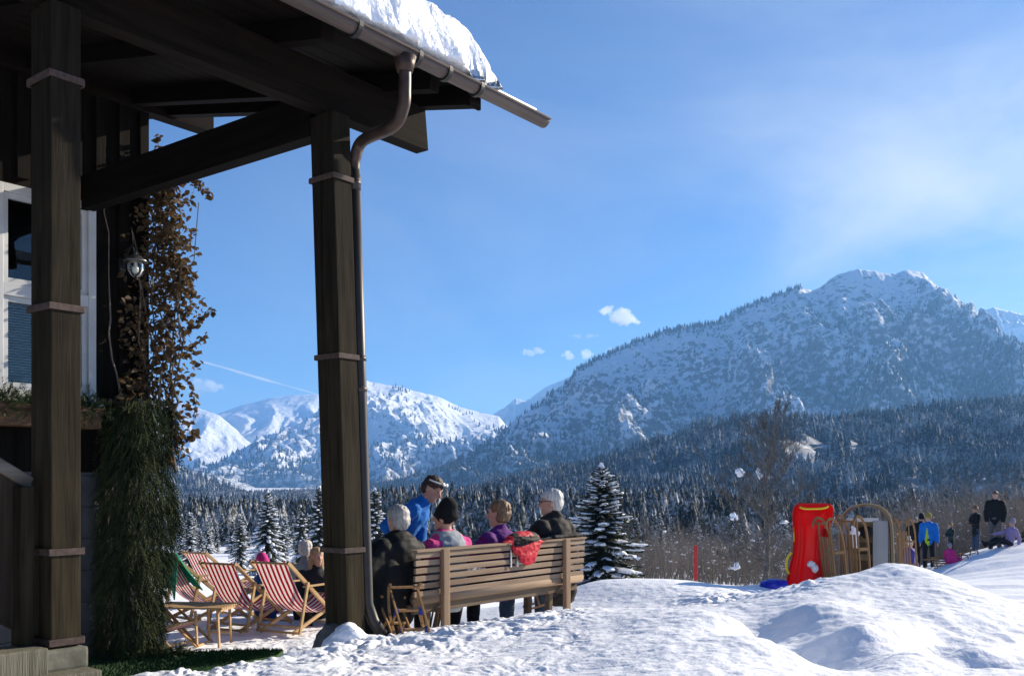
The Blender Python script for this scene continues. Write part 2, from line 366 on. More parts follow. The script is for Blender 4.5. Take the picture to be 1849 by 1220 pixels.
# ------------------------------------------------------------------ mountains
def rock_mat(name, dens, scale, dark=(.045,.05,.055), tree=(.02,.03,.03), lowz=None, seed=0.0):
    """snow with rock and scrub showing through where it is steep; everything in metres on the mountain itself"""
    m, t, b = nmat(name); setp(b, rough=.8, spec=.1)
    L = t.links.new
    co = N('ShaderNodeTexCoord', t); ge = N('ShaderNodeNewGeometry', t); sp = N('ShaderNodeSeparateXYZ', t); L(ge.outputs['Normal'], sp.inputs[0])
    pos = N('ShaderNodeSeparateXYZ', t); L(co.outputs['Object'], pos.inputs[0])
    def mth(op, a, c, cl=False):
        n = N('ShaderNodeMath', t, operation=op, use_clamp=cl)
        for i, v in enumerate((a, c)):
            if isinstance(v, (int, float)): n.inputs[i].default_value = v
            else: L(v, n.inputs[i])
        return n.outputs[0]
    mp = N('ShaderNodeMapping', t); mp.inputs['Location'].default_value = (seed, seed*2, 0); mp.inputs['Scale'].default_value = (1, 1, 1.5); L(co.outputs['Object'], mp.inputs[0])
    n1 = N('ShaderNodeTexNoise', t); n1.inputs['Scale'].default_value = scale; n1.inputs['Detail'].default_value = 9; n1.inputs['Roughness'].default_value = .68; L(mp.outputs[0], n1.inputs[0])
    n2 = N('ShaderNodeTexNoise', t); n2.inputs['Scale'].default_value = scale*.16; n2.inputs['Detail'].default_value = 4; L(mp.outputs[0], n2.inputs[0])
    steep = N('ShaderNodeMapRange', t); steep.inputs[1].default_value = .93; steep.inputs[2].default_value = .55; L(sp.outputs[2], steep.inputs[0])
    v = mth('ADD', mth('MULTIPLY', n1.outputs[0], 1.0), mth('MULTIPLY', n2.outputs[0], .30))
    v = mth('ADD', v, mth('MULTIPLY', steep.outputs[0], .16))
    rk = N('ShaderNodeMapRange', t); rk.inputs[1].default_value = .93-dens; rk.inputs[2].default_value = 1.0-dens; L(v, rk.inputs[0])
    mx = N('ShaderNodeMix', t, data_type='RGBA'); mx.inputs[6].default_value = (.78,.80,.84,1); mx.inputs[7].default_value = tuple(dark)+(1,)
    L(mth('MULTIPLY', rk.outputs[0], .86), mx.inputs[0]); out = mx.outputs[2]
    if lowz is not None:                              # scrub and small trees thicken towards the foot
        lz = N('ShaderNodeMapRange', t); lz.inputs[1].default_value = lowz[1]; lz.inputs[2].default_value = lowz[0]; L(pos.outputs[2], lz.inputs[0])
        n3 = N('ShaderNodeTexNoise', t); n3.inputs['Scale'].default_value = scale*1.6; n3.inputs['Detail'].default_value = 6; n3.inputs['Roughness'].default_value = .75
        mp3 = N('ShaderNodeMapping', t); mp3.inputs['Scale'].default_value = (1,1,.45); L(co.outputs['Object'], mp3.inputs[0]); L(mp3.outputs[0], n3.inputs[0])
        k = N('ShaderNodeMapRange', t); k.inputs[1].default_value = .78; k.inputs[2].default_value = .98
        L(mth('ADD', n3.outputs[0], mth('MULTIPLY', lz.outputs[0], .46)), k.inputs[0])
        mx2 = N('ShaderNodeMix', t, data_type='RGBA'); mx2.inputs[7].default_value = tuple(tree)+(1,); L(mth('MULTIPLY', k.outputs[0], .85), mx2.inputs[0]); L(out, mx2.inputs[6]); out = mx2.outputs[2]
    L(out, b.inputs['Base Color'])
    bp = N('ShaderNodeBump', t); bp.inputs['Distance'].default_value = .35/scale; L(n1.outputs[0], bp.inputs['Height']); L(bp.outputs[0], b.inputs['Normal'])
    return m
MOUNT = {}
def mountain(name, sky_pts, Y, foot, zfoot, mat_, amp=.16, gf=10.0, nu=360, nv=220, seed=0, slant=0.0, jag=.006, power=.9, ysl=0.0, back=.5, sub=1.0, fine=.42):
    """ridge line sky_pts (photo pixels) at depth Y; the face runs down to depth `foot` at height zfoot"""
    sp = np.array(sky_pts, dtype=float); px = np.linspace(sp[0,0], sp[-1,0], nu); py = np.interp(px, sp[:,0], sp[:,1])
    t = np.linspace(0, 1, nu); Yc = Y*(1+ysl*(px-px.mean())/1000)
    X = (px-CX)/F*Yc; Z = EYE+(HOR-py)/F*Yc
    Z = Z+jag*Z.max()*fbm2(t*gf*9, t*0+seed, 4, seed)
    vb = 40; vv = np.concatenate([-np.linspace(1, 0, vb, endpoint=False), np.linspace(0, 1, nv)])
    TT, VV = np.meshgrid(np.arange(nu), vv); U = t[TT]
    D = Y-foot; pos = np.clip(VV, 0, 1); neg = np.clip(-VV, 0, 1)
    prof = (1-pos)**power
    ZZ = zfoot+(Z[TT]-zfoot)*np.where(VV >= 0, prof, 1-neg*back)
    YY = Yc[TT]-D*pos*(Yc[TT]/Y)+neg*D*.8; XX = X[TT]+slant*D*pos
    H = (Z.max()-zfoot); k = gf/(X.max()-X.min())
    wx = XX*k+.35*noise2(XX*k*.9, YY*k*.9, seed+3); wy = YY*k*.38+.3*noise2(XX*k*1.1+5, YY*k*1.1, seed+4)
    rg = ridged2(wx-slant*0, wy, 5, seed)-1.25
    rg2 = ridged2(XX*k*3.3+.5*rg, YY*k*1.5, 4, seed+50)-1.2; rg2 = rg2+.45*(ridged2(XX*k*9+.8*rg2, YY*k*5, 4, seed+70)-1.2)
    fade = np.clip(np.abs(VV)*3.0, 0, 1)*(1-np.clip((pos-.85)/.15, 0, 1)*.6)
    ZZ = ZZ+H*fade*sub*(amp*rg+amp*fine*rg2)*np.clip((Z[TT]-zfoot)/H*1.3, .15, 1)
    V = np.stack([XX.ravel(), YY.ravel(), ZZ.ravel()], 1); r_, c_ = XX.shape
    i = np.arange(r_*c_).reshape(r_, c_); q = np.stack([i[:-1,:-1].ravel(), i[:-1,1:].ravel(), i[1:,1:].ravel(), i[1:,:-1].ravel()], 1)
    q = q[:, ::-1]
    o = link(name, np_mesh(name, V, q), mat_); tag(o, kind='structure'); MOUNT[name] = (XX[vb:], YY[vb:], ZZ[vb:], t, np.linspace(0,1,nv), px); return o

M1 = [(760,905),(800,872),(860,822),(905,778),(950,745),(985,716),(1020,692),(1040,668),(1075,648),(1110,634),(1150,615),(1200,598),(1250,588),(1290,584),(1320,566),(1360,548),(1400,533),(1440,518),(1465,524),(1480,520),(1510,496),(1550,486),(1580,490),(1605,495),(1640,487),(1665,492),(1690,515),(1715,535),(1740,555),(1770,578),(1800,600),(1849,628),(1950,680),(2150,760)]
mountain('snowy_mountain', M1, 2400, 1420, -16, rock_mat('mountain_face', .185, .055, lowz=(0, 230)), amp=.16, gf=8, fine=.34, nu=620, nv=330, seed=3, slant=-.10, power=1.0, jag=.006)
M2 = [(330,935),(380,905),(415,885),(450,845),(500,803),(540,768),(580,737),(620,706),(657,686),(675,690),(700,695),(722,697),(745,705),(790,715),(830,734),(870,745),(900,751),(915,768),(945,795),(990,840),(1050,880)]
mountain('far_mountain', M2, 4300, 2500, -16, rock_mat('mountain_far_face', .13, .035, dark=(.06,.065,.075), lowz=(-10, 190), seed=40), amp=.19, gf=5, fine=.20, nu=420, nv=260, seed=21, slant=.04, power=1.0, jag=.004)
M3 = [(200,800),(300,790),(350,770),(372,757),(400,744),(440,730),(490,718),(530,713),(575,711),(610,722),(660,745),(760,800)]
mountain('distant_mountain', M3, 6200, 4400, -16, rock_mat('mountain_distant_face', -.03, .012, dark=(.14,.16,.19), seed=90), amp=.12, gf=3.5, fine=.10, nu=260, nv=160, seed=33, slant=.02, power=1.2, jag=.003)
M4 = [(40,640),(150,665),(250,702),(300,718),(330,727),(360,737),(395,749),(440,790),(500,840)]
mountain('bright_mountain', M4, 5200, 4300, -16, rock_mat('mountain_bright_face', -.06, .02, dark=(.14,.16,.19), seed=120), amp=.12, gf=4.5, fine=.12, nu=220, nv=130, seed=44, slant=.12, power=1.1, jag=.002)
M5 = [(-50,760),(100,790),(250,828),(310,852),(350,856),(380,872),(420,893),(460,915),(520,938),(560,950)]
mountain('wooded_spur', M5, 2200, 1500, -16, rock_mat('spur_face', .24, .05, lowz=(-30, 150), seed=60), amp=.18, gf=9, nu=240, nv=140, seed=55, slant=.05, power=1.0, jag=.01)
M6 = [(840,790),(890,748),(912,735),(930,719),(950,724),(985,699),(1020,684),(1060,664),(1110,650),(1200,650)]
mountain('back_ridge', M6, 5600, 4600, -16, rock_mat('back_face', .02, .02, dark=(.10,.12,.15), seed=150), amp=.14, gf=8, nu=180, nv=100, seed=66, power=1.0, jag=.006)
M7 = [(1600,640),(1700,600),(1740,584),(1765,564),(1795,555),(1815,560),(1849,568),(1900,590),(2000,640)]
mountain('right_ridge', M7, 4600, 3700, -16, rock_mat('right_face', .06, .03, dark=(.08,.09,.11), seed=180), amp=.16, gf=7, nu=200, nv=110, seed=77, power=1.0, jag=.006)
H1 = [(700,948),(780,915),(850,896),(900,880),(950,868),(1000,856),(1040,846),(1100,826),(1170,800),(1250,776),(1320,760),(1400,754),(1470,762),(1520,756),(1600,748),(1700,734),(1849,728),(2000,712),(2200,700)]
mountain('wooded_hill', H1, 880, 330, -16, mat('forest_floor', (.10,.11,.12), .9, (.5,.52,.56), .05, lo=.45, hi=.62), amp=.13, gf=6, nu=240, nv=130, seed=88, power=.9, jag=.0)

H2 = [(120,782),(200,807),(260,828),(310,845),(345,852),(400,874),(450,897),(510,920),(570,934),(640,944),(700,952),(760,958)]
mountain('wooded_foothill', H2, 1150, 400, -62, MATS['forest_floor'], amp=.13, gf=6, nu=200, nv=120, seed=95, power=.9, jag=.0, back=1.6)
# far-off forest: thousands of small snow-dusted conifers, one mass
def tree_variants(n, tiers, sides, seed):
    rg = random.Random(seed); out = []
    for _ in range(n):
        vs = []; fs = []
        for k in range(tiers):
            z0 = .10+.78*k/tiers; z1 = z0+(.46 if k < tiers-1 else 1-z0); rad = .19*(1-k/tiers)**.85+.035; b = len(vs)
            ph = rg.random()*6.3
            for j in range(sides):
                q = rad*(.65+.6*rg.random()); vs.append((q*cos(ph+j*2*pi/sides), q*sin(ph+j*2*pi/sides), z0-.06*rg.random()))
            vs.append((rg.uniform(-.01,.01), rg.uniform(-.01,.01), z1))
            for j in range(sides): fs.append((b+j, b+(j+1)%sides, b+sides))
        out.append((np.array(vs), np.array(fs)))
    return out
def forest(name, pts, hts, mats, tiers=4, sides=6, seed=1, label=None, wide=1.0):
    tv = tree_variants(10, tiers, sides, seed); rg = np.random.default_rng(seed); Vs = []; Fs = []; b = 0
    for (p, h) in zip(pts, hts):
        v, f = tv[rg.integers(10)]; a = rg.random()*6.28; ca, sa = cos(a), sin(a); w = h*(.8+.4*rg.random())*wide
        Vs.append(np.stack([(v[:,0]*ca-v[:,1]*sa)*w+p[0], (v[:,0]*sa+v[:,1]*ca)*w+p[1], v[:,2]*h+p[2]-.03*h], 1)); Fs.append(f+b); b += len(v)
    o = link(name, np_mesh(name, np.concatenate(Vs), np.concatenate(Fs), smooth=False), mats); tag(o, label, 'forest', kind='stuff'); return o
def conifer_mat(name, dark, dark2, snow=.5, nscale=.35, thr=.52):
    m, t, b = nmat(name); setp(b, rough=.85, spec=.1); L = t.links.new
    co = N('ShaderNodeTexCoord', t); n1 = N('ShaderNodeTexNoise', t); n1.inputs['Scale'].default_value = nscale; n1.inputs['Detail'].default_value = 8; n1.inputs['Roughness'].default_value = .75; L(co.outputs['Object'], n1.inputs[0])
    n2 = N('ShaderNodeTexNoise', t); n2.inputs['Scale'].default_value = nscale*.05; n2.inputs['Detail'].default_value = 4; L(co.outputs['Object'], n2.inputs[0])
    mx = N('ShaderNodeMix', t, data_type='RGBA'); mx.inputs[6].default_value = dark+(1,); mx.inputs[7].default_value = dark2+(1,); L(n2.outputs[0], mx.inputs[0])
    r = N('ShaderNodeMapRange', t); r.inputs[1].default_value = thr; r.inputs[2].default_value = thr+.16; r.inputs[4].default_value = snow
    ad = N('ShaderNodeMath', t, operation='ADD'); L(n1.outputs[0], ad.inputs[0]); ml = N('ShaderNodeMath', t, operation='MULTIPLY_ADD'); L(n2.outputs[0], ml.inputs[0]); ml.inputs[1].default_value = .5; ml.inputs[2].default_value = -.25; L(ml.outputs[0], ad.inputs[1]); L(ad.outputs[0], r.inputs[0])
    m2 = N('ShaderNodeMix', t, data_type='RGBA'); L(r.outputs[0], m2.inputs[0]); L(mx.outputs[2], m2.inputs[6]); m2.inputs[7].default_value = (.75,.78,.82,1); L(m2.outputs[2], b.inputs['Base Color']); return m
CON = conifer_mat('conifers', (.020,.030,.038), (.036,.044,.050), .50, .6, .47)
CONF = conifer_mat('conifers_far', (.022,.030,.032), (.040,.046,.044), .45, .3, .54)
rg = np.random.default_rng(5)
XX, YY, ZZ, tu, tv_, pxx = MOUNT['wooded_hill']; pts = []; hts = []
def surf(name, u, v):
    X_, Y_, Z_ = MOUNT[name][:3]; a = u*(X_.shape[1]-1); c = v*(X_.shape[0]-1); i0 = np.minimum(a.astype(int), X_.shape[1]-2); j0 = np.minimum(c.astype(int), X_.shape[0]-2); fa = a-i0; fc = c-j0
    def g(A): return (A[j0,i0]*(1-fa)+A[j0,i0+1]*fa)*(1-fc)+(A[j0+1,i0]*(1-fa)+A[j0+1,i0+1]*fa)*fc
    return g(X_), g(Y_), g(Z_)
u = rg.random(26000); v = rg.random(26000)**.8; x, y, z = surf('wooded_hill', u, v)
keep = (fbm2(x*.012, y*.012, 3, 9) > -.38); x, y, z = x[keep], y[keep], z[keep]
u2 = rg.random(22000); v2 = rg.random(22000)**.9; x2, y2, z2 = surf('wooded_foothill', u2, v2); k2 = fbm2(x2*.012, y2*.012, 3, 29) > -.42
x, y, z = np.concatenate([x, x2[k2]]), np.concatenate([y, y2[k2]]), np.concatenate([z, z2[k2]])
forest('conifer_forest', np.stack([x,y,z],1), rg.uniform(5,12.5,len(x))*(1+.3*fbm2(x*.02, y*.02, 2, 14)), CON, label='dense snow dusted conifer forest on the hillside', seed=2)
u = rg.random(30000); v = rg.random(30000); x, y, z = surf('snowy_mountain', u, v)
pxx = x/y*F+CX; pyy = HOR-(z-EYE)/y*F
nzv = fbm2(x*.006, y*.004, 4, 12)
low = np.clip((pyy-(760-(pxx-900)*.02))/120, 0, 1)
rgt = np.clip((pxx-1480)/140, 0, 1)*np.clip((pyy-590-np.abs(pxx-1900)*.18)/80, 0, 1)
rgt2 = np.clip((pxx-1690)/100, 0, 1)*np.clip((pyy-(560+(pxx-1740)*.42))/30, 0, 1)*.9
crest = np.clip(1-v/.055, 0, 1)*((pxx > 1035) & (pxx < 1450))*.9
dens = np.clip(np.maximum(np.maximum(low, rgt*.9), np.maximum(rgt2, crest))+nzv*.35*(np.maximum(np.maximum(low, rgt), rgt2) > .05), 0, 1)+np.clip(nzv-.42, 0, 1)*.9*(pyy > 560)
k = rg.random(30000) < dens*.95; pm = np.stack([x[k],y[k],z[k]],1)
u = rg.uniform(.48,.88,30000); v = rg.random(30000); x, y, z = surf('snowy_mountain', u, v); pxx = x/y*F+CX; pyy = HOR-(z-EYE)/y*F; nzv = fbm2(x*.009, y*.006, 4, 52)
w1 = np.exp(-((pxx-1560)/90)**2-((pyy-680)/38)**2)+np.exp(-((pxx-1665)/55)**2-((pyy-640)/50)**2)+.9*np.exp(-((pxx-1500)/50)**2-((pyy-735)/30)**2)
w2 = np.clip((pxx-1680)/90, 0, 1)*np.clip((pyy-(572+(pxx-1740)*.45))/25, 0, 1)
k = rg.random(30000) < np.clip(np.maximum(w1, w2)*.95+(nzv*.5-.15)*(pyy > 585), 0, 1); pm = np.concatenate([pm, np.stack([x[k],y[k],z[k]],1)])
xs = np.interp(rg.uniform(1040,1445,230), MOUNT['snowy_mountain'][5], np.arange(len(MOUNT['snowy_mountain'][5])))/(len(MOUNT['snowy_mountain'][5])-1)
xa, ya, za = surf('snowy_mountain', xs, rg.random(230)**2*.02)
pm = np.concatenate([pm, np.stack([xa,ya,za],1)])
forest('mountain_forest', pm, rg.uniform(7,15,len(pm)), CONF, tiers=3, sides=5, label='thin dark forest scattered over the snowy mountain', seed=4)
ps = []
for nm, n_, lo_, h_ in (('far_mountain', 9000, .45, 18), ('wooded_spur', 4500, .12, 13)):
    u = rg.random(n_); v = rg.random(n_); x, y, z = surf(nm, u, v); q = np.clip((v-lo_)/.25, 0, 1)+fbm2(x*.005, y*.004, 3, 6)*.5; k = rg.random(n_) < q; ps.append((np.stack([x[k],y[k],z[k]],1), rg.uniform(.7,1.3,k.sum())*h_))
n_ = 6500; Y_ = rg.uniform(380,1480,n_); x_ = (rg.uniform(150,900,n_)-CX)/F*Y_; kk = fbm2(x_*.006, Y_*.004, 3, 41) > -.15; ps.append((np.stack([x_,Y_,ground(x_,Y_,False)],1)[kk], rg.uniform(7,14,kk.sum())))
fl = ps.pop(); forest('valley_floor_forest', fl[0], fl[1]*.6, CON, label='snowy flat woodland on the valley floor far behind the terrace', seed=16)
forest('valley_forest', np.concatenate([p[0] for p in ps]), np.concatenate([p[1] for p in ps]), CONF, tiers=3, sides=5, label='dark forest on the valley flanks far behind', seed=6)

# ------------------------------------------------------------------ clouds (small, beyond the haze)
def cloud(label, px, py, Y, w, h, n, seed, dens=.004, lean=0.0):
    rg = random.Random(seed); mb = MB(); c = at(px, py, Y); sx = w/F*Y/2; sz = h/F*Y/2
    for _ in range(n):
        q = rg.uniform(-1,1); r = (1-abs(q))**.5*rg.uniform(.35,.75)+.12
        mb.ell((q*sx, rg.uniform(-.5,.5)*sx*.5, lean*q*sz+rg.uniform(-.55,.5)*sz*(1-abs(q))), sx*r*.5, sx*.35, sz*r*.8, n=10, k=6, jit=.12, rg=rg)
    m, t, b = nmat('cloud_vapour'); t.nodes.remove(b); o_ = [n for n in t.nodes if n.type == 'OUTPUT_MATERIAL'][0]
    vs = N('ShaderNodeVolumePrincipled', t); vs.inputs['Color'].default_value = (1,1,1,1); vs.inputs['Density'].default_value = dens; vs.inputs['Anisotropy'].default_value = .2
    t.links.new(vs.outputs[0], o_.inputs['Volume'])
    o = blob(mb, 'cloud', m, voxel=max(sx*.05, sz*.12), smooth=3, disp=sz*.35, dscale=3.0/sx); o.location = c
    return tag(o, label, 'cloud', 'small fair weather clouds', 'thing')
# ------------------------------------------------------------------ the house: local x runs along the eave (away from us), y into the house, z up
TH = math.atan2(1366, 1750); HO = Vector((-1.415, 7.56, 0)); TZ = -.6          # terrace level
house = empty('wooden_house', (HO.x, HO.y, 0), pi/2-TH, 'dark timber house with a porch on posts and a snow laden copper guttered roof', 'house')
HM = Matrix.Translation(HO) @ Matrix.Rotation(pi/2-TH, 4, 'Z')
WX = wood('dark_wood_x', (.004,.003,.002), (.012,.008,.006), 'x'); WY = wood('dark_wood_y', (.003,.002,.0015), (.008,.006,.0045), 'y'); WZ = wood('dark_wood_z', (.004,.003,.0025), (.011,.009,.007), 'z')
def wood_post():
    m = wood('post_wood', (.0075,.0058,.004), (.022,.0175,.0125), 'z', scale=26); t = m.node_tree; b = t.nodes['Principled BSDF']
    # weathered paler and greener towards the ground
    co = N('ShaderNodeTexCoord', t); sp = N('ShaderNodeSeparateXYZ', t); t.links.new(co.outputs['Object'], sp.inputs[0])
    nn = N('ShaderNodeTexNoise', t); nn.inputs['Scale'].default_value = 5; nn.inputs['Detail'].default_value = 6; t.links.new(co.outputs['Object'], nn.inputs[0])
    r = N('ShaderNodeMapRange', t); r.inputs[1].default_value = 3.3; r.inputs[2].default_value = .4
    ad = N('ShaderNodeMath', t, operation='MULTIPLY_ADD'); t.links.new(nn.outputs[0], ad.inputs[0]); ad.inputs[1].default_value = 2.4; t.links.new(sp.outputs[2], ad.inputs[2])
    sb = N('ShaderNodeMath', t, operation='SUBTRACT'); t.links.new(ad.outputs[0], sb.inputs[0]); sb.inputs[1].default_value = 1.2; t.links.new(sb.outputs[0], r.inputs[0])
    mx = N('ShaderNodeMix', t, data_type='RGBA', blend_type='MIX'); src = b.inputs['Base Color'].links[0].from_socket
    ml = N('ShaderNodeMix', t, data_type='RGBA', blend_type='MULTIPLY'); ml.inputs[0].default_value = 1; t.links.new(src, ml.inputs[6]); ml.inputs[7].default_value = (2.1,2.1,1.7,1)
    t.links.new(r.outputs[0], mx.inputs[0]); t.links.new(src, mx.inputs[6]); t.links.new(ml.outputs[2], mx.inputs[7]); t.links.new(mx.outputs[2], b.inputs['Base Color']); return m
WP = wood_post()
COPPER = mat('copper_pipe', (.040,.026,.021), .45, (.075,.048,.038), 9, bump=.0006, metal=.35, spec=.3)
ZINC = mat('gutter_copper', (.065,.048,.043), .5, (.105,.08,.07), 7, (.3,1,1), .0006, metal=.3)
GREYPIPE = mat('painted_pipe', (.024,.020,.019), .45, (.036,.030,.028), 6, bump=.0004, metal=.2)
IRON = mat('rusty_iron', (.038,.024,.019), .8, (.075,.048,.04), 30, bump=.001)
BLACK = mat('black_iron', (.012,.012,.013), .5)
FASCIA = mat('drip_edge', (.42,.44,.46), .4, (.34,.35,.37), 5, metal=.5)
WHITEP = mat('white_paint', (.50,.51,.52), .5, (.42,.43,.44), 3)
PLASTER = mat('dark_plaster', (.055,.055,.058), .9, (.085,.085,.09), 3, bump=.006, scale=9) if False else mat('dark_plaster', (.05,.05,.053), .9, (.08,.08,.085), 4, bump=.004, bscale=14)
# posts: two planks side by side, wrapped by iron bands, leaning a touch
def post(x, lean, zb, zt, bands, name='porch_post'):
    sh = lambda z: Vector((x+lean[0]*(zt-z)/(zt-zb), lean[1]*(zt-z)/(zt-zb), z))
    mb = MB(); a, b = sh(zb), sh(zt)
    mb.beam(a+Vector((0,-.042,0)), b+Vector((0,-.042,0)), .15, .185, (1,0,0), bev=.008)
    mb.beam(a+Vector((.012,.098,0)), b+Vector((.012,.098,0)), .105, .185, (1,0,0), bev=.008)
    mb.beam(a+Vector((0,.037,0)), b+Vector((0,.037,0)), .03, .13, (1,0,0), bev=0)
    p = mb.build(name, WP, house)
    for z in bands:
        c = sh(z); bm = MB(); d = .003
        bm.box(c+Vector((0,-.121-d,0)), (.215,.012,.040), bev=.002); bm.box(c+Vector((.006,.155+d,0)), (.215,.012,.040), bev=.002)
        bm.box(c+Vector((-.098-d,.017,0)), (.012,.262,.040), bev=.002); bm.box(c+Vector((.098+.012+d,.017,0)), (.012,.262,.040), bev=.002)
        bm.build('iron_band', IRON, p)
    return sh
shR = post(0, (.075,-.10), .05, 4.10, (3.60, 2.22, .725))
shL = post(-2.17, (0,0), .27, 4.10, (3.66, 2.29, .835, .30))
bm = MB(); bm.box((-2.2,.02,.20), (.30,.36,.13), bev=.02); bm.build('post_base', mat('mossy_stone', (.10,.10,.075), .95, (.17,.165,.13), 9, bump=.004), house)
# eave beam on the posts (its far end sawn at a slant), tie beam to the wall, wall purlin
mb = MB(); x0, x1, xb = -7.0, 1.02, 1.03
P = [(x0,-.07,4.10),(x1+.02,-.07,4.10),(x1-.02,-.07,4.45),(x0,-.07,4.45)]; mb.add([Vector(p) for p in P]+[Vector((p[0],p[1]+.14,p[2])) for p in P], [(0,1,2,3),(7,6,5,4),(0,4,5,1),(1,5,6,2),(2,6,7,3),(3,7,4,0)]); mb.build('eave_beam', WX, house)
mb = MB(); mb.beam((0.0,.165,4.13), (0.02,6.2,4.20), .14, .335, bev=.008); mb.build('tie_beam', WY, house)
mb = MB(); mb.beam((-7,3.75,5.335), (1.5,3.75,5.335), .17, .26, bev=.008); mb.build('wall_purlin', WX, house)
tl = math.tan(R(12.0))
for x in (-6.0,-4.9,-3.8,-2.75,-1.65,-.55,.55):
    mb = MB(); mb.beam((x,-.60,4.53-.62*tl), (x,7,4.53+7*tl), .11, .15, bev=.005); mb.build('rafter', WY, house)
mb = MB(); mb.beam((.97,-.63,4.535-.63*tl), (.97,7,4.535+7*tl), .12, .16, bev=.005); mb.build('verge_rafter', WY, house)
mb = MB(); mb.box((.97,-.645,4.555-.63*tl-.02), (.14,.03,.19), bev=.003); mb.build('rafter_end_board', WX, house)
nb = 34; mb = MB()                                     # roof boards, laid along the eave
for i in range(nb):
    y = -.66+i*.235; z = 4.628+y*tl; mb.beam((-7,y+.117,z+.117*tl), (1.16+rnd.uniform(-.006,.006),y+.117,z+.117*tl), .232, .024, (0,-tl,1), bev=.002)
mb.build('roof_boards', WX, house)
# gutter: long half round trough with a square drip edge behind, black hooks, outlet and down pipe
gy = -.775; gzv = 4.375
mb = MB(); prof = [(cos(a), sin(a)) for a in np.linspace(-pi, 0, 11)]; r0 = .062
vs = []; fs = []
for x in (-7.0, 1.76):
    for r in (r0, r0-.006):
        for c, s_ in prof: vs.append((x, gy+c*r, gzv+s_*r+.03))
n_ = 11
for k in range(n_-1): fs += [(k,k+1,2*n_+k+1,2*n_+k), (n_+k+1,n_+k,3*n_+k,3*n_+k+1)]
for k in range(n_-1): fs += [(2*n_+k,2*n_+k+1,3*n_+k+1,3*n_+k), (k+1,k,n_+k,n_+k+1)]
fs += [(0,2*n_,3*n_,n_), (n_-1,2*n_-1,4*n_-1,3*n_-1)]
mb.add(vs, fs); mb.tube([(-7,gy-r0-.004,gzv+.034),(1.765,gy-r0-.004,gzv+.034)], .011, 8)
gut = mb.build('gutter', ZINC, house, smooth=False)
mb = MB(); vs = [(1.757,gy+c*r0,gzv+s_*r0+.03) for c, s_ in prof]; mb.add(vs+[(1.763,)+v[1:] for v in vs], [tuple(range(n_)), tuple(range(2*n_-1,n_-1,-1))]); mb.build('gutter_end', ZINC, gut)
mb = MB(); mb.box((-2.63,gy+.070,gzv+.085), (8.74,.006,.12)); mb.build('drip_edge', FASCIA, house)
for x in (-3.1,-2.2,-1.28,-.47,.13,.46,.84):
    mb = MB(); pts = [(x, gy+cos(a)*(r0+.008), gzv+.03+sin(a)*(r0+.008)) for a in np.linspace(-pi*1.08, pi*.06, 15)]
    mb.strip([Vector(p) for p in pts], .019, .016, (1,0,0)); mb.build('gutter_hook', BLACK, gut)
mb = MB(); mb.tube([(.03,gy,gzv-.01),(.03,gy,gzv-.12)], [.085,.06], 14); mb.build('gutter_outlet', COPPER, gut, smooth=True)
def smooth_path(P, n=10):
    P = [Vector(p) for p in P]; P = [P[0]*2-P[1]]+P+[P[-1]*2-P[-2]]; out = []
    for i in range(1, len(P)-2):
        for k in range(n):
            t = k/n; a, b, c, d = P[i-1], P[i], P[i+1], P[i+2]
            out.append(.5*((2*b)+(c-a)*t+(2*a-5*b+4*c-d)*t*t+(3*b-a-3*c+d)*t*t*t))
    out.append(P[-2]); return out
pz = lambda z: shR(z)+Vector((.150,-.085,0))
mb = MB(); mb.tube(smooth_path([(.03,gy,gzv-.06),(.03,gy,gzv-.24),(.035,gy+.02,gzv-.37),(.05,gy+.14,gzv-.48),pz(3.86)+Vector((0,-.11,.05)),pz(3.80)+Vector((0,-.02,0)),pz(3.70)]), (.046), 16); dpb = mb.build('pipe_bend', COPPER, None, smooth=True)
mb = MB(); mb.tube([pz(3.74),pz(2.0),pz(.30)]+[pz(.16)+Vector((.03,-.03,0)), pz(.05)+Vector((.07,-.09,0))], [.047,.047,.047,.046,.046], 18); dp = mb.build('downpipe', GREYPIPE, house, smooth=True)
dpb.parent = dp; KIDS.setdefault(dp.name, []).append(dpb)
for z in (3.60, 2.22, 1.98): mb = MB(); mb.tube([pz(z-.02),pz(z+.02)], .051, 16); mb.build('pipe_clamp', GREYPIPE if z > 2 else ZINC, dp, smooth=True)
mb = MB(); mb.tube([pz(3.60)+Vector((0,0,-.06)),pz(3.60)+Vector((0,0,.06))], .0505, 16); mb.build('pipe_socket', GREYPIPE, dp, smooth=True)

# wall with battens; window openings left free
WY0 = 3.75; CXW = .727; z0w, z1w = 1.35, 5.22; wx0, wx1, wz0, wz1 = -3.1, .10, 2.06, 4.09
mb = MB(); th = .16
def wallbox(xa, xb, za, zb): mb.box(((xa+xb)/2, WY0+th/2, (za+zb)/2), (xb-xa, th, zb-za))
wallbox(-7, wx0, z0w, z1w); wallbox(wx1, CXW, z0w, z1w); wallbox(wx0, wx1, z0w, wz0); wallbox(wx0, wx1, wz1, z1w)
for i, x in enumerate(np.arange(-6.9, CXW, .262)):
    w_ = .10 if i % 2 else .115
    za_, zb_ = z0w, z1w-.01
    if wx0-.12 < x < wx1+.11:
        mb.box((x, WY0-.022, (wz1+.09+zb_)/2), (w_,.04,zb_-wz1-.09), bev=.004); mb.box((x, WY0-.022, (za_+wz0-.06)/2), (w_,.04,wz0-.06-za_), bev=.004)
    else: mb.box((min(x, CXW-.06), WY0-.022, (za_+zb_)/2), (w_,.04,zb_-za_), bev=.004)
mb.build('wall', WZ, house)
mb = MB(); mb.box((CXW-.08+.0, WY0+4, (z0w+z1w)/2+.3), (.16, 7.6, z1w-z0w+.6)); mb.build('gable_wall', WZ, house)
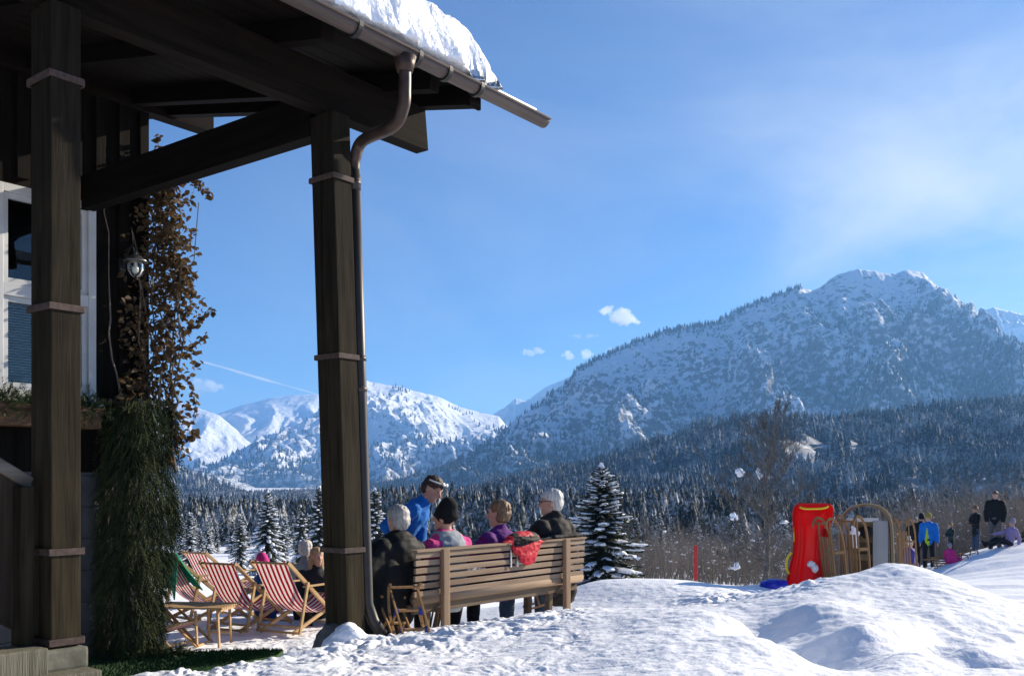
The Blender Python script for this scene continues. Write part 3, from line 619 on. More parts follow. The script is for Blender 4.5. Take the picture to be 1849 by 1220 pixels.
mb = MB(); mb.box((-3.15, WY0+.09, (TZ-.3+z0w)/2), (7.72,.20,z0w-TZ+.3)); 
for i in range(6): mb.box((-3.15, WY0-.018, TZ+.32*(i+.5)), (7.70,.014,.30), bev=.004)
mb.build('plinth', PLASTER, house)
mb = MB(); mb.box((-3.2, WY0+2.2, 1.15), (7.4,4,.1)); mb.box((-3.2, WY0+2.2, 4.9), (7.4,4,.1)); mb.box((-3.2, WY0+4.25, 3.0), (7.4,.1,3.8)); mb.build('room', mat('room_dark', (.06,.05,.04), .8), house)
# windows: casement pair per opening, transom lights above
GLASS, gt, gb = nmat('window_glass')
o_ = [n for n in gt.nodes if n.type == 'OUTPUT_MATERIAL'][0]; gt.nodes.remove(gb)
fr_ = N('ShaderNodeFresnel', gt); fr_.inputs[0].default_value = 1.5; gl = N('ShaderNodeBsdfGlossy', gt); gl.inputs['Roughness'].default_value = .015; tr = N('ShaderNodeBsdfTransparent', gt); tr.inputs[0].default_value = (.82,.86,.86,1)
ms = N('ShaderNodeMixShader', gt); gt.links.new(fr_.outputs[0], ms.inputs[0]); gt.links.new(tr.outputs[0], ms.inputs[1]); gt.links.new(gl.outputs[0], ms.inputs[2]); gt.links.new(ms.outputs[0], o_.inputs[0])
BLIND = mat('blind_slats', (.66,.70,.71), .6)
def window(xa, xb):
    fr = MB(); y = WY0-.04; zt = 3.085
    for x in (xa+.04, xb-.04): fr.box((x, y, (wz0+wz1)/2), (.08,.09,wz1-wz0-.002), bev=.006)
    for z, h in ((wz0+.045,.09),(zt,.12),(wz1-.04,.08)): fr.box(((xa+xb)/2, y+.002, z), (xb-xa-.16,.085,h), bev=.006)
    w = fr.build('window', WHITEP, house)
    sl_ = MB(); sl_.box(((xa+xb)/2, WY0-.10, wz0-.03), (xb-xa+.06,.16,.035), bev=.006); sl_.build('sill', WHITEP, w)
    xm = (xa+xb)/2
    for (za, zb) in ((wz0+.09, zt-.06), (zt+.06, wz1-.08)):
        for (a, b) in ((xa+.08, xm-.012), (xm+.012, xb-.08)):
            s = MB(); e = .055; yy = y+.012
            for x in (a+e/2, b-e/2): s.box((x, yy, (za+zb)/2), (e,.05,zb-za-.004), bev=.004)
            for z in (za+e/2, zb-e/2): s.box(((a+b)/2, yy+.001, z), (b-a-2*e,.046,e), bev=.004)
            s.build('sash', WHITEP, w)
            g = MB(); g.box(((a+b)/2, yy+.008, (za+zb)/2), (b-a-2*e+.01,.006,zb-za-2*e+.01)); g.build('pane', GLASS, w)
    bl = MB(); z = wz0+.10
    while z < 3.0: bl.box((xm, WY0+.035, z), (xb-xa-.2,.022,.003), Matrix.Rotation(R(35), 3, 'X')); z += .026
    bl.build('blind', BLIND, w)
window(-.90, wx1); window(-1.96, -.92); window(-3.06, -2.0)

# snow on the roof: thick slab breaking off at the gutter and at the verge
def roof_snow():
    nx, ny = 260, 120; xs = np.linspace(-6.9, 1.17, nx); a = np.linspace(0, 1, ny); T, A = np.meshgrid(xs, a)
    arc = A*7.3; y = -.72+arc
    edge = .56*(1-np.exp(-np.clip(arc,0,9)/.17))**.8; ve = (1-np.exp(-np.clip(1.17-T,0,9)/.085))**.7
    zt = 4.66+y*tl+(edge*ve)*(1+.18*noise2(T*.9, y*.9, 3))
    q3 = np.stack([T.ravel()*3.4, y.ravel()*3.4+arc.ravel()*1.5, zt.ravel()*3.4],1); d = fbm3(q3, 4, 8).reshape(T.shape); d2 = np.abs(fbm3(q3*2.3, 3, 12)).reshape(T.shape)
    face = np.exp(-arc/.22)
    yy = y-.05-face*(.09*d+.07*d2+.05*noise2(T*1.6, T*0, 4)); zz_ = zt+face*(.05*d+.03*d2)+.02*fbm2(T*3, y*3, 3, 15)
    xx = T+.025*np.exp(-(1.17-T)/.1)*fbm2(y*4, zt*6, 3, 19)
    V = np.stack([xx.ravel(), yy.ravel(), zz_.ravel()],1); n = nx*ny
    B = V.copy(); B[:,2] = 4.648+np.clip(B[:,1],-.70,9)*tl; B[:,1] = np.maximum(B[:,1], -.86); V = np.concatenate([V,B])
    i = np.arange(n).reshape(ny,nx); q = np.stack([i[:-1,:-1].ravel(), i[:-1,1:].ravel(), i[1:,1:].ravel(), i[1:,:-1].ravel()],1)
    e = np.concatenate([i[0], i[1:,-1], i[-1,::-1][1:], i[::-1,0][1:]]); sd = np.stack([e[:-1], e[:-1]+n, e[1:]+n, e[1:]],1)
    o = link('roof_snow', np_mesh('roof_snow', V, np.concatenate([q, q[:,::-1]+n, sd])), ROOFSNOW); o.matrix_world = HM
    tag(o, 'thick crumbly slab of snow lying on the porch roof', 'snow')
ROOFSNOW = snow_mat('roof_snow', b1=.03, s1=8, b2=.012, s2=30)
roof_snow()
# wall lamp at the corner
lp = HM @ Vector((.40, WY0-.30, 3.42))
lamp = empty('wall_lamp', (HM @ Vector((.40,WY0-.05,3.6)))[:], pi/2-TH, 'curved wall lamp with a clear glass globe hung among the vine leaves', 'lamp')
mb = MB(); mb.tube(smooth_path([(0,0,-.10),(0,-.10,.02),(0,-.2,.10),(0,-.26,.06),(0,-.26,-.02)]), .012, 8); mb.box((0,.0,-.08), (.07,.03,.14), bev=.008); mb.build('bracket', mat('lamp_iron', (.03,.028,.025), .45, metal=.6), lamp, smooth=False)
mb = MB(); mb.lathe([(.015,.0),(.05,-.02),(.10,-.06),(.125,-.075),(.12,-.085),(.02,-.07)], (0,-.26,-.0)); mb.build('lamp_shade', mat('lamp_metal', (.20,.20,.19), .35, metal=.7), lamp, smooth=True)
mb = MB(); mb.lathe([(.085,0),(.095,-.04),(.09,-.09),(.065,-.14),(.03,-.17),(.006,-.185)], (0,-.26,-.085)); g_ = mb.build('glass_globe', GLASS, lamp, smooth=True)
mb = MB(); mb.ell((0,-.26,-.16), .034,.034,.045); mb.tube([(0,-.26,-.12),(0,-.26,-.085)], .018, 10); mb.build('bulb', mat('bulb_white', (.8,.78,.72), .3), lamp, smooth=True)

# stairs with boarded parapet beside the near post
st = empty('staircase', (HM @ Vector((-2.6,0,TZ)))[:], pi/2-TH, 'boarded stair parapet with sloping handrail beside the near porch post', 'staircase')
def stl(x, y, z): return Vector((x+2.6, y, z-TZ))
GB = wood('stair_boards', (.022,.016,.011), (.05,.039,.028), 'z', scale=18)
mb = MB(); sl2 = -.60
def rail_z(x): return 1.245+sl2*(x+2.31)
for i in range(9):
    xa = -2.315-.205*i; xb_ = xa-.2; V_ = []
    for yy in (.05+.004*(i%2), .085):
        V_ += [stl(xa,yy,rail_z(xa)-.92), stl(xb_,yy,rail_z(xb_)-.92), stl(xb_,yy,rail_z(xb_)-.04), stl(xa,yy,rail_z(xa)-.04)]
    mb.add(V_, [(3,2,1,0),(4,5,6,7),(0,1,5,4),(1,2,6,5),(2,3,7,6),(3,0,4,7)])
mb.build('parapet', GB, st)
mb = MB(); mb.beam(stl(-2.305,.065,rail_z(-2.305)), stl(-4.2,.065,rail_z(-4.2)), .075, .075, bev=.012); mb.build('handrail', wood('rail_wood', (.10,.085,.07), (.17,.15,.125), 'x'), st)
mb = MB(); mb.box(stl(-2.36,.02,.545+.03), (.085,.12,1.3), bev=.01); mb.build('newel_post', WP, st)
STEPW = wood('step_wood', (.10,.092,.066), (.19,.18,.135), 'z', scale=40, bump=.006)
for (x, y, z, dx, dy, dz) in ((-2.22,-.16,.065,.34,.30,.15),(-2.46,-.06,.19,.30,.26,.20),(-2.74,.02,.33,.30,.26,.22),(-3.0,.1,.5,.3,.3,.22),(-2.22,.1,-.3,.3,.3,.55),(-2.5,.1,-.26,.28,.3,.6)):
    m_ = MB(); m_.box(stl(x,y,z), (dx,dy,dz), bev=.012); m_.build('step', STEPW, st)
BB = wood('stringer_boards', (.10,.06,.04), (.16,.105,.075), 'z', scale=20)
mb = MB()
for i in range(8): mb.box(stl(-2.36-.13*i, -.14, -.07+.065*i), (.125,.035,.30+.0*i), bev=.004)
mb.build('stringer', BB, st)
# ------------------------------------------------------------------ plants on the house
LEAF = translucent('vine_leaves', (.06,.036,.018), (.14,.09,.04), 14, .4); STEM = mat('vine_stem', (.10,.075,.055), .8, (.17,.14,.11), 20)
NEEDLE = mat('thuja_green', (.022,.034,.014), .75, (.05,.066,.026), 3.0, spec=.15)
def leaf(mb, p, s, rg, mi=0):
    q = Euler((rg.uniform(-1.2,1.2), rg.uniform(-1.2,1.2), rg.uniform(0,6.3))).to_matrix(); c = .25*s
    P = [(0,-.6*s,0),(.33*s,-.25*s,c*.5),(.36*s,.1*s,c*.5),(0,.62*s,-.1*s),(-.36*s,.1*s,c*.5),(-.33*s,-.25*s,c*.5)]
    mb.add([p+q@Vector(v) for v in P], [(0,1,2,3),(0,3,4,5)], mi)
rg_ = random.Random(11)
def vine_pt():
    while True:
        y = rg_.uniform(325, 840); t = (y-325)/515
        c = 282+18*sin(t*5)+6; w = 26+42*sin(min(1, t*1.5)*pi*.62)+8*sin(t*17); x = c+rg_.gauss(0, .55)*w
        if 214 < x < 356+14*sin(y*.06): return x, y
vine = empty('climbing_vine', at(290,1180,10.2), 0, 'straggling brown leaved vine climbing the corner of the dark wooden house', 'vine')
def inv(p): return Vector(p)-vine.location
def vY(x): return 9.86+max(0, min(1, (x-215)/60))*.42
st_mb = MB(); lf = MB()
for k in range(9):
    x = rg_.uniform(240, 312); P = []
    for i in range(12):
        yy = 850-(i/11)*rg_.uniform(420,530); x += rg_.uniform(-15,15)+(.6 if i > 6 else 0); P.append(inv(at(x, yy, vY(x)+rg_.uniform(-.05,.06))))
    st_mb.tube(P, [.013]*4+[.009]*4+[.005]*4, 5)
for sp_ in ([(300,345),(330,327),(352,330),(368,342),(381,356)], [(280,300),(286,270),(284,246)], [(330,600),(352,585),(366,570),(385,560)], [(340,690),(352,720),(350,760)], [(320,800),(345,790),(356,782)], [(320,520),(340,505),(352,495)], [(330,640),(352,625),(372,604)]):
    P = [inv(at(a, b, 10.35)) for a, b in sp_]; st_mb.tube(smooth_path(P, 4), .0035, 4)
    for p in smooth_path(P, 6):
        for _ in range(2): leaf(lf, p+Vector((rg_.uniform(-.035,.035), rg_.uniform(-.04,.04), rg_.uniform(-.04,.03))), rg_.uniform(.045,.075), rg_)
for k in range(2900):
    x, y = vine_pt()
    if y > 560 and rg_.random() < .15: continue
    leaf(lf, inv(at(x, y, vY(x)+rg_.uniform(-.10,.22))), rg_.uniform(.04,.085), rg_)
st_mb.build('stem', STEM, vine); lf.build('leaves', LEAF, vine)
def spray(mb, p, d, L, rg, w=.010, n=7):               # a drooping feathery sprig made of thin blades
    d = Vector(d).normalized(); s = d.cross(Vector((rg.uniform(-1,1), rg.uniform(-1,1), .3))).normalized(); up = s.cross(d)
    mb.add([p-s*.004, p+s*.004, p+d*L], [(0,1,2)])
    for i in range(n):
        t = .12+.8*i/n; o = p+d*L*t
        for q in (-1,1):
            e = (d*.75+s*q*rg.uniform(.45,.9)+up*rg.uniform(-.4,.4)).normalized()*L*.38*(1-t*.55); ww = up*w*.5+d*w*.35
            mb.add([o-ww, o+ww, o+e], [(0,1,2)])
hang = empty('hanging_evergreen', at(240,1185,10.1), 0, 'tall dark green bundle of hanging conifer branches against the house corner', 'evergreen')
mb = MB(); hv = hang.location
for k in range(3300):
    t = rg_.random()**.85; y = 715+t*455
    lx = np.interp(y, [700,760,850,950,1050,1120,1185], [215,196,178,172,166,160,163]); rx = np.interp(y, [700,740,800,850,900,950,1000,1060,1120,1185], [300,316,316,310,318,318,304,296,292,282])
    u = rg_.random(); x = lx+(rx-lx)*u; Y = 10.02-.30*sin(pi*min(1,max(0,u)))*rg_.random()+max(0,(x-262)/40)*.28
    p = at(x, y, Y)-hv; out = (u-.5)*.9
    spray(mb, p, (out+rg_.uniform(-.35,.35), rg_.uniform(-.5,.2), -1.0+rg_.uniform(-.3,.35)), rg_.uniform(.12,.30), rg_, n=6)
for k in range(170):
    p = at(rg_.uniform(250,330), rg_.uniform(1172,1190), rg_.uniform(9.9,10.2))-hv; p.z = max(p.z, gz((p+hv).x,(p+hv).y)-hv.z+.03); spray(mb, p, (rg_.uniform(-1,1), rg_.uniform(-1,1), rg_.uniform(-.1,.5)), rg_.uniform(.1,.22), rg_, n=6)
mb.build('sprays', NEEDLE, hang)
mb = MB()
for k in range(6): 
    x = 200+k*11; mb.tube([at(x,720,10.04)-hv, at(x-4,900,10.04)-hv, at(x-12,1150,10.04)-hv], [.014,.012,.005], 5)
mb.build('branch', STEM, hang)
fb = empty('flower_box', (HM @ Vector((-1.4,3.55,1.72)))[:], pi/2-TH, 'wooden window box filled with evergreen sprigs under the white window', 'flower box')
for (xa, xb) in ((-.98, .02), (-2.3, -1.05)):
    mb = MB(); xm = (xa+xb)/2+1.4; mb.box((xm,0,.16), (xb-xa,.26,.20), bev=.01); mb.box((xm,-.137,.245), (xb-xa+.02,.02,.04), bev=.004); mb.build('trough', wood('box_wood', (.07,.04,.025), (.13,.08,.05), 'x'), fb)
mb = MB()
for k in range(900): spray(mb, Vector((rg_.uniform(-.9,1.48), rg_.uniform(-.17,.12), rg_.uniform(.20,.34))), (rg_.uniform(-.6,.6), rg_.uniform(-1,.3), rg_.uniform(-.7,.7)), rg_.uniform(.10,.24), rg_, n=6)
mb.build('evergreen_sprigs', NEEDLE, fb)
hat = empty('brimmed_hat', (HM @ Vector((-.72,3.98,2.12)))[:], 0, 'dark blue brimmed hat lying behind the lower window pane', 'hat')
mb = MB(); mb.lathe([(.24,0.0),(.25,.012),(.15,.03),(.125,.05),(.12,.13),(.09,.165),(.02,.17)], (0,0,.14), 24); mb.build('felt', mat('blue_felt', (.035,.05,.11), .9), hat, smooth=True)
mb = MB(); mb.lathe([(.128,.045),(.124,.085)], (0,0,.14), 24); mb.build('hat_band', mat('hat_band_dark', (.01,.01,.02), .7), hat, smooth=True)

# artificial turf along the wall, boulder under the far post, pile of snow on it
def grass_mat():
    m = mat('turf_green', (.025,.085,.018), .9, (.05,.13,.03), 40, bump=.01, scale=60) if False else mat('turf_green', (.012,.045,.010), .9, (.028,.075,.018), 40, bump=.01); return m
mb = MB(); pts = []
for (x, y) in ((120,1194),(200,1192),(300,1189),(400,1186),(470,1183),(512,1182),(500,1192),(430,1206),(350,1216),(260,1228),(120,1240)):
    Y = (EYE-TZ)/((y-HOR)/F); pts.append(Vector(((x-CX)/F*Y, Y, TZ+.055)))
n_ = len(pts); mb.add(pts+[p-Vector((0,0,.12)) for p in pts], [tuple(range(n_-1,-1,-1))]+[(i,(i+1)%n_,n_+(i+1)%n_,n_+i) for i in range(n_)])
tm = mb.build('turf_mat', grass_mat()); tag(tm, 'strip of green artificial turf laid beside the house wall', 'turf mat')
mb = MB()
for k in range(4200):
    e = rg_.random(); q = pts[rg_.randrange(n_)]; a_, b2, c_ = [pts[i] for i in rg_.sample(range(n_), 3)]; u1, u2 = sorted((rg_.random(), rg_.random())); p_ = a_*u1+b2*(u2-u1)+c_*(1-u2)
    d_ = Vector((rg_.uniform(-.02,.02), rg_.uniform(-.02,.02), rg_.uniform(.018,.045))); mb.add([p_+Vector((-.006,0,0)), p_+Vector((.006,0,0)), p_+d_], [(0,1,2)])
mb.build('grass_blades', grass_mat(), tm)
rock = empty('boulder', at(606,1165,7.50), 0, 'rounded grey boulder under the far porch post, half capped with snow', 'boulder')
bc = HM @ shR(.05); mb = MB(); mb.ell(bc-rock.location+Vector((-.05,.0,-.10)), .22,.21,.23, n=18, k=12, jit=.06); mb.ell(bc-rock.location+Vector((-.05,.05,-.4)), .24,.24,.3, n=18, k=12, jit=.06)
blob(mb, 'stone', mat('boulder_stone', (.09,.085,.075), .9, (.17,.165,.15), 8, bump=.006), rock, .02, 3, .012, 7)
mb = MB(); c0 = bc-rock.location
for (dx,dy,dz,r,fz) in ((.04,-.16,.0,.14,.9),(.10,-.12,-.07,.13,.7),(.0,-.18,-.08,.14,.7),(.18,-.12,-.11,.14,.6),(-.06,-.19,-.12,.11,.7),(.28,-.10,-.15,.15,.5),(.10,-.24,-.16,.16,.6),(.03,-.13,.06,.06,1.2),(.40,-.08,-.2,.15,.5),(-.02,-.2,-.06,.15,.7),(.22,-.16,-.06,.14,.7)): mb.ell(c0+Vector((dx,dy,dz)), r, r, r*fz)
blob(mb, 'snow_cap', SNOWC, rock, .016, 6, .012, 9)

# ------------------------------------------------------------------ bench, in the frame of the eave (x along it, y away from us)
BO = Vector((-.043, 9.13, -.17)); RZ = pi/2-TH
BM_ = Matrix.Translation(BO) @ Matrix.Rotation(RZ, 4, 'Z')
BW = wood('bench_wood', (.20,.14,.095), (.34,.255,.185), 'x', scale=16, bump=.0012); BWZ = wood('bench_wood_z', (.21,.14,.09), (.33,.24,.165), 'z', scale=16, bump=.0012); BWD = wood('bench_seat_wood', (.11,.08,.055), (.19,.145,.105), 'x', scale=16)
bench = empty('bench', BO[:], RZ, 'long slatted wooden bench seen from behind, four people sitting on it', 'bench')
for i in range(6):
    z = .80-.0655*i; mb = MB()
    for k in range(1): mb.box((.02+rnd.uniform(-.004,.004), .0+.004*i, z), (2.55,.026,.047), bev=.006)
    mb.build('back_slat', BW, bench)
mb = MB(); mb.box((.02,.012,.838), (2.56,.085,.022), bev=.006); mb.build('top_rail', BW, bench)
mb = MB(); mb.tube([(-1.215,.05,.425),(1.29,.05,.425)], .052, 14); mb.build('rounded_rail', BW, bench, smooth=True)
for i in range(5):
    mb = MB(); mb.box((.02, .13+.088*i, .36), (2.5,.076,.03), bev=.005); mb.build('seat_slat', BWD, bench)
mb = MB(); mb.box((.02,.075,.335), (2.46,.035,.075), bev=.004); mb.box((.02,.47,.30), (2.4,.035,.08), bev=.004); mb.build('seat_rail', BWD, bench)
for x in (-.915, .925):
    mb = MB(); mb.beam((x,-.040,-.15), (x,-.034,.845), .082, .045, (0,1,0), bev=.008); mb.build('back_post', BWZ, bench)
    mb = MB(); mb.box((x-.13*(1 if x > 0 else .9),.10,.12), (.06,.06,.60), Matrix.Rotation(R(5 if x > 0 else 4), 3, 'Y'), bev=.006); mb.build('leg', BWD, bench)
    mb = MB(); mb.box((x,.46,.10), (.07,.06,.55), bev=.006); mb.build('leg', BWD, bench)
    mb = MB(); mb.box((x,.24,.315), (.06,.50,.05), bev=.006); mb.build('bracket', BWD, bench)
for x in (.03,.13):
    mb = MB(); mb.box((x,-.019,.70), (.021,.008,.165), bev=.003)
    for z in (.64,.67,.73,.77): mb.tube([(x,-.023,z),(x,-.027,z)], .006, 8)
    mb.build('metal_strap', mat('steel', (.42,.44,.44), .4, (.55,.55,.54), 40, metal=.8), bench)
# ------------------------------------------------------------------ people
SKIN = mat('skin', (.52,.30,.21), .55, (.44,.24,.17), 12, spec=.35); SKIN.node_tree.nodes['Principled BSDF'].inputs['Subsurface Weight'].default_value = .08
def cloth(name, c, k=.75, rough=.8, sheen=.02): return mat(name, c, rough, tuple(v*k for v in c), 5, bump=.004, sheen=sheen, spec=.2) 
EYEM = mat('eye', (.03,.025,.02), .2)
def vdir(v): return Vector(v).normalized()
def person(label, loc, az, sc=1.0, pose='stand', lean=0.0, side=0.0, twist=0.0, head=(0,0), arms=None, legs=None, jacket=None, pick=None, trousers=None, shoes=None, hair=None, hairlen=.0, hat=None, bulk=1.0, vox=.012, near=True, group=None, seat=.42, skirt=0.0, tl=None, extra=None, cdisp=.013, gloves=None, bald=False):
    hz = .93 if pose == 'stand' else (seat/sc+.10 if pose == 'sit' else .12)
    P0 = Vector((0,0,hz)); Rt = Matrix.Rotation(R(-lean), 3, 'X') @ Matrix.Rotation(R(side), 3, 'Y'); Tw = Rt @ Matrix.Rotation(R(twist), 3, 'Z')
    up = Rt @ Vector((0,0,1)); rt = Tw @ Vector((1,0,0)); fw = Tw @ Vector((0,1,0))
    tl = tl or (.50 if pose != 'sit' else .45); belly = P0+up*(.4*tl); chest = P0+up*(.72*tl); nk = P0+up*tl
    Hm = Matrix.Rotation(R(head[0]), 3, 'Z') @ Matrix.Rotation(R(head[1]), 3, 'X')
    if lean > 12: Hm = Matrix.Rotation(R(-lean*.8), 3, 'X') @ Hm
    hf, hu, hr = Hm @ Vector((0,1,0)), Hm @ Vector((0,0,1)), Hm @ Vector((1,0,0))
    HC = nk+up*.05+hu*.115+hf*.025
    J = {}
    for s, n in ((-1,'l'),(1,'r')):
        sh = nk-up*.065+rt*(s*.185); ad = (arms or {}).get(n) or ((s*.18,.05,-1),(s*.05,.35,-1))
        el = sh+Tw@vdir(ad[0])*.285; wr = el+Tw@vdir(ad[1])*.25; J['sh'+n], J['el'+n], J['wr'+n] = sh, el, wr; J['hd'+n] = Tw@vdir(ad[1])
        hp = P0+Vector((s*.09,0,-.03)); ld = (legs or {}).get(n) or (((s*.05,0,-1),(0,-.02,-1)) if pose == 'stand' else ((s*.12,1,-.04),(0,.05,-1)) if pose == 'sit' else ((s*.12,1,.45),(0,1,-.55)))
        kn = hp+vdir(ld[0])*.42; an = kn+vdir(ld[1])*(.41 if pose == 'stand' else .40); J['hp'+n], J['kn'+n], J['an'+n] = hp, kn, an
    b = MB()
    b.ell(HC+hu*.035-hf*.008, .076,.096,.088, Hm); b.caps(HC+hf*.03+hu*.0, .066, HC+hf*.045-hu*.075, .040)
    b.caps(HC+hf*.075+hu*.03, .012, HC+hf*.108-hu*.016, .015); b.caps(HC+hf*.07-hu*.05-hr*.018, .014, HC+hf*.07-hu*.05+hr*.018, .014)
    for s in (-1,1): b.ell(HC+hr*(s*.078)-hf*.008+hu*.0, .012,.022,.033, Hm); b.caps(HC+hf*.078+hu*.045+hr*s*.018, .012, HC+hf*.07+hu*.045+hr*s*.045, .012)
    b.caps(nk-up*.06, .058, HC-hu*.03, .055); b.caps(P0, .10, chest, .115, .7, rt); b.caps(nk-up*.08-rt*.14, .05, nk-up*.08+rt*.14, .05)
    for s, n in ((-1,'l'),(1,'r')):
        b.caps(J['sh'+n], .045, J['el'+n], .037); b.caps(J['el'+n], .037, J['wr'+n], .026)
        d = J['hd'+n]; w = J['wr'+n]; sd = d.cross(Vector((0,0,1))); sd = sd.normalized() if sd.length > .1 else rt.copy(); nm_ = d.cross(sd)
        b.caps(w, .026, w+d*.08, .032, .55, sd)
        if near:
            for q, L in ((-1.5,.062),(-.5,.078),(.5,.072),(1.5,.055)):
                o = w+d*.085+sd*(q*.017); m_ = o+d*L*.55; b.caps(o-d*.02, .0095, m_, .009); b.caps(m_, .009, m_+(d*.6+nm_*.55).normalized()*L*.5, .008)
            o = w+d*.03+sd*(-.028*s); b.caps(o, .0115, o+(d*.7-sd*.6*s).normalized()*.055, .0095)
        else: b.caps(w+d*.08, .028, w+d*.15, .02, .6, sd)
        b.caps(J['hp'+n], .06, J['kn'+n], .05); b.caps(J['kn'+n], .05, J['an'+n], .035)
    body = blob(b, 'person', SKIN, None, vox*.85 if near else vox, 3)
    body.location = loc; body.rotation_euler = (0,0,-R(az)); body.scale = (sc,)*3
    tag(body, label, 'person', group)
    if near:
        for s in (-1,1):
            e = MB(); e.ell(HC+hf*.082+hr*(s*.031)+hu*.022, .011,.008,.008, Hm, 8, 6); e.build('eye', EYEM, body, smooth=True)
    g = bulk; t = MB()
    t.ell(P0+Vector((0,0,-.01)), .155*g,.115*g,.12)
    for n in 'lr':
        t.caps(J['hp'+n], .088*g, J['kn'+n], .070*g); t.caps(J['kn'+n], .072*g, J['an'+n]+Vector((0,0,.0)), .058*g)
    blob(t, 'trousers', trousers, body, vox*1.15, 3, .007, 8)
    for s, n in ((-1,'l'),(1,'r')):
        f = MB(); a = J['an'+n]; fd = Vector((s*.18,1,0)).normalized() if pose != 'floor' else Vector((s*.1,.45,.9)).normalized(); dn = Vector((0,0,-1)) if pose != 'floor' else Vector((0,.9,-.45))
        f.caps(a+Vector((0,0,.06)), .056, a+dn*.03, .052); f.caps(a+dn*.045-fd*.03, .046, a+dn*.05+fd*.15, .042, .8)
        blob(f, 'boot', shoes or cloth('boot_black', (.015,.015,.016)), body, vox*1.1, 3)
    j = MB(); lo = P0-up*(.04+skirt*.5)
    j.caps(lo, (.165+.02*skirt)*g, belly, .165*g, .72, rt, 16); j.caps(belly, .165*g, chest, .185*g, .70, rt, 16); j.caps(nk-up*.085-rt*.115, .088*g, nk-up*.085+rt*.115, .088*g, 1, up)
    j.caps(chest, .17*g, nk-up*.06, .10*g, .75, rt, 16); j.caps(nk-up*.05, .088, nk+up*.035+hf*.008, .074)
    for s, n in ((-1,'l'),(1,'r')):
        j.caps(J['sh'+n], .082*g, J['el'+n], .066*g); j.caps(J['el'+n], .067*g, J['wr'+n], .050*g)
    if extra: extra(j, P0, up, rt, fw, nk, J)
    blob(j, 'jacket', jacket, body, vox*1.15, 3, cdisp*g, 7, (lambda c: pick(c, P0, up, rt, fw, nk)) if pick else None)
    if gloves:
        for n in 'lr':
            k = MB(); w, d = J['wr'+n], J['hd'+n]; k.caps(w-d*.01, .044, w+d*.12, .04, .7); blob(k, 'glove', gloves, body, vox, 3)
    if hat:
        style, hm_ = hat; h = MB()
        if style == 'beanie': h.caps(HC+hu*.055-hf*.012, .104, HC+hu*.105-hf*.02, .085); h.ell(HC+hu*.03-hf*.012, .102,.115,.03, Hm)
        elif style == 'bobble': h.caps(HC+hu*.055-hf*.012, .104, HC+hu*.10-hf*.02, .075); h.ell(HC+hu*.205-hf*.02, .045,.045,.045)
        elif style == 'brim': h.caps(HC+hu*.06-hf*.01, .10, HC+hu*.11-hf*.01, .08); h.ell(HC+hu*.055, .155,.175,.014, Hm)
        elif style == 'cap': h.caps(HC+hu*.06-hf*.012, .10, HC+hu*.085-hf*.015, .085); h.ell(HC+hu*.062+hf*.12, .075,.08,.012, Hm)
        blob(h, 'hat', hm_, body, vox, 3, .003, 20)
    if hair:
        h = MB()
        if bald: h.ell(HC+hu*.022-hf*.026, .084,.088,.078, Hm)
        else: h.ell(HC+hu*.062-hf*.016, .087,.103,.082, Hm); h.ell(HC+hu*.01-hf*.05, .083,.068,.085, Hm)
        if hairlen > 0:
            for a_ in (-1,-.5,0,.5,1): h.caps(HC+hr*(a_*.055)-hf*(.065-.03*abs(a_)), .046, HC+hr*(a_*.062)-hf*(.062-.03*abs(a_))-hu*hairlen, .042)
        blob(h, 'hair', hair, body, vox*.62, 1, .0075, 52, None, .22)
    return body, dict(HC=HC, hf=hf, hu=hu, hr=hr, P0=P0, up=up, rt=rt, fw=fw, nk=nk, J=J)
BLACKC = cloth('black_cloth', (.007,.007,.0075), .7, .7); DARKP = cloth('dark_trousers', (.014,.014,.017)); JEANS = cloth('jeans', (.045,.075,.13)); GREYJ = cloth('charcoal_jacket', (.022,.018,.018))
def hairm(n, c, c2): return mat(n, c, .6, c2, 60, (1,1,.25), .003, spec=.3)
def seatp(s, y=.24): return BM_ @ Vector((s, y, .0))
BAZ = math.degrees(TH)-90                              # the bench faces this way
fold = {'l':((-.12,.75,-.65),(.55,.65,-.1)), 'r':((.12,.75,-.65),(-.55,.65,-.1))}
def coat(j, P0, up, rt, fw, nk, J):
    j.caps(P0+Vector((-.12,-.02,.18)), .17, P0+Vector((-.24,.0,-.26)), .16, .8); j.caps(J['shl'], .10, J['ell'], .11); j.caps(P0+Vector((-.03,.0,.1)), .18, P0+Vector((-.08,.0,-.12)), .17)
    j.caps(nk-up*.05-rt*.08-fw*.05, .085, nk-up*.05+rt*.08-fw*.05, .085)
SHINY = mat('satin_black_jacket', (.009,.009,.010), .55, (.013,.013,.014), 6, bump=.004, spec=.35)
person('grey haired man in a bulky black coat at the bench end nearest the drainpipe', seatp(-1.19,.30), BAZ, 1.08, 'sit', lean=-3, seat=.36, tl=.40, side=4, head=(-12,-4), arms={'l':((-.75,.1,-.8),(.1,.4,-.9)), 'r':((.35,.5,-.6),(-.4,.7,-.1))}, jacket=BLACKC, cdisp=.007, trousers=DARKP, hair=hairm('thin_grey_hair', (.30,.27,.25), (.42,.40,.38)), bulk=1.2, extra=coat, skirt=.2)
def pk_pink(c, P0, up, rt, fw, nk):
    d = c-np.array(nk); h = d @ np.array(up); s = d @ np.array(rt); f = d @ np.array(fw)
    return np.where((h > .075) | (np.abs(s+.02) > .135-.30*(h+.05)), 0, 1)*(f < .06)
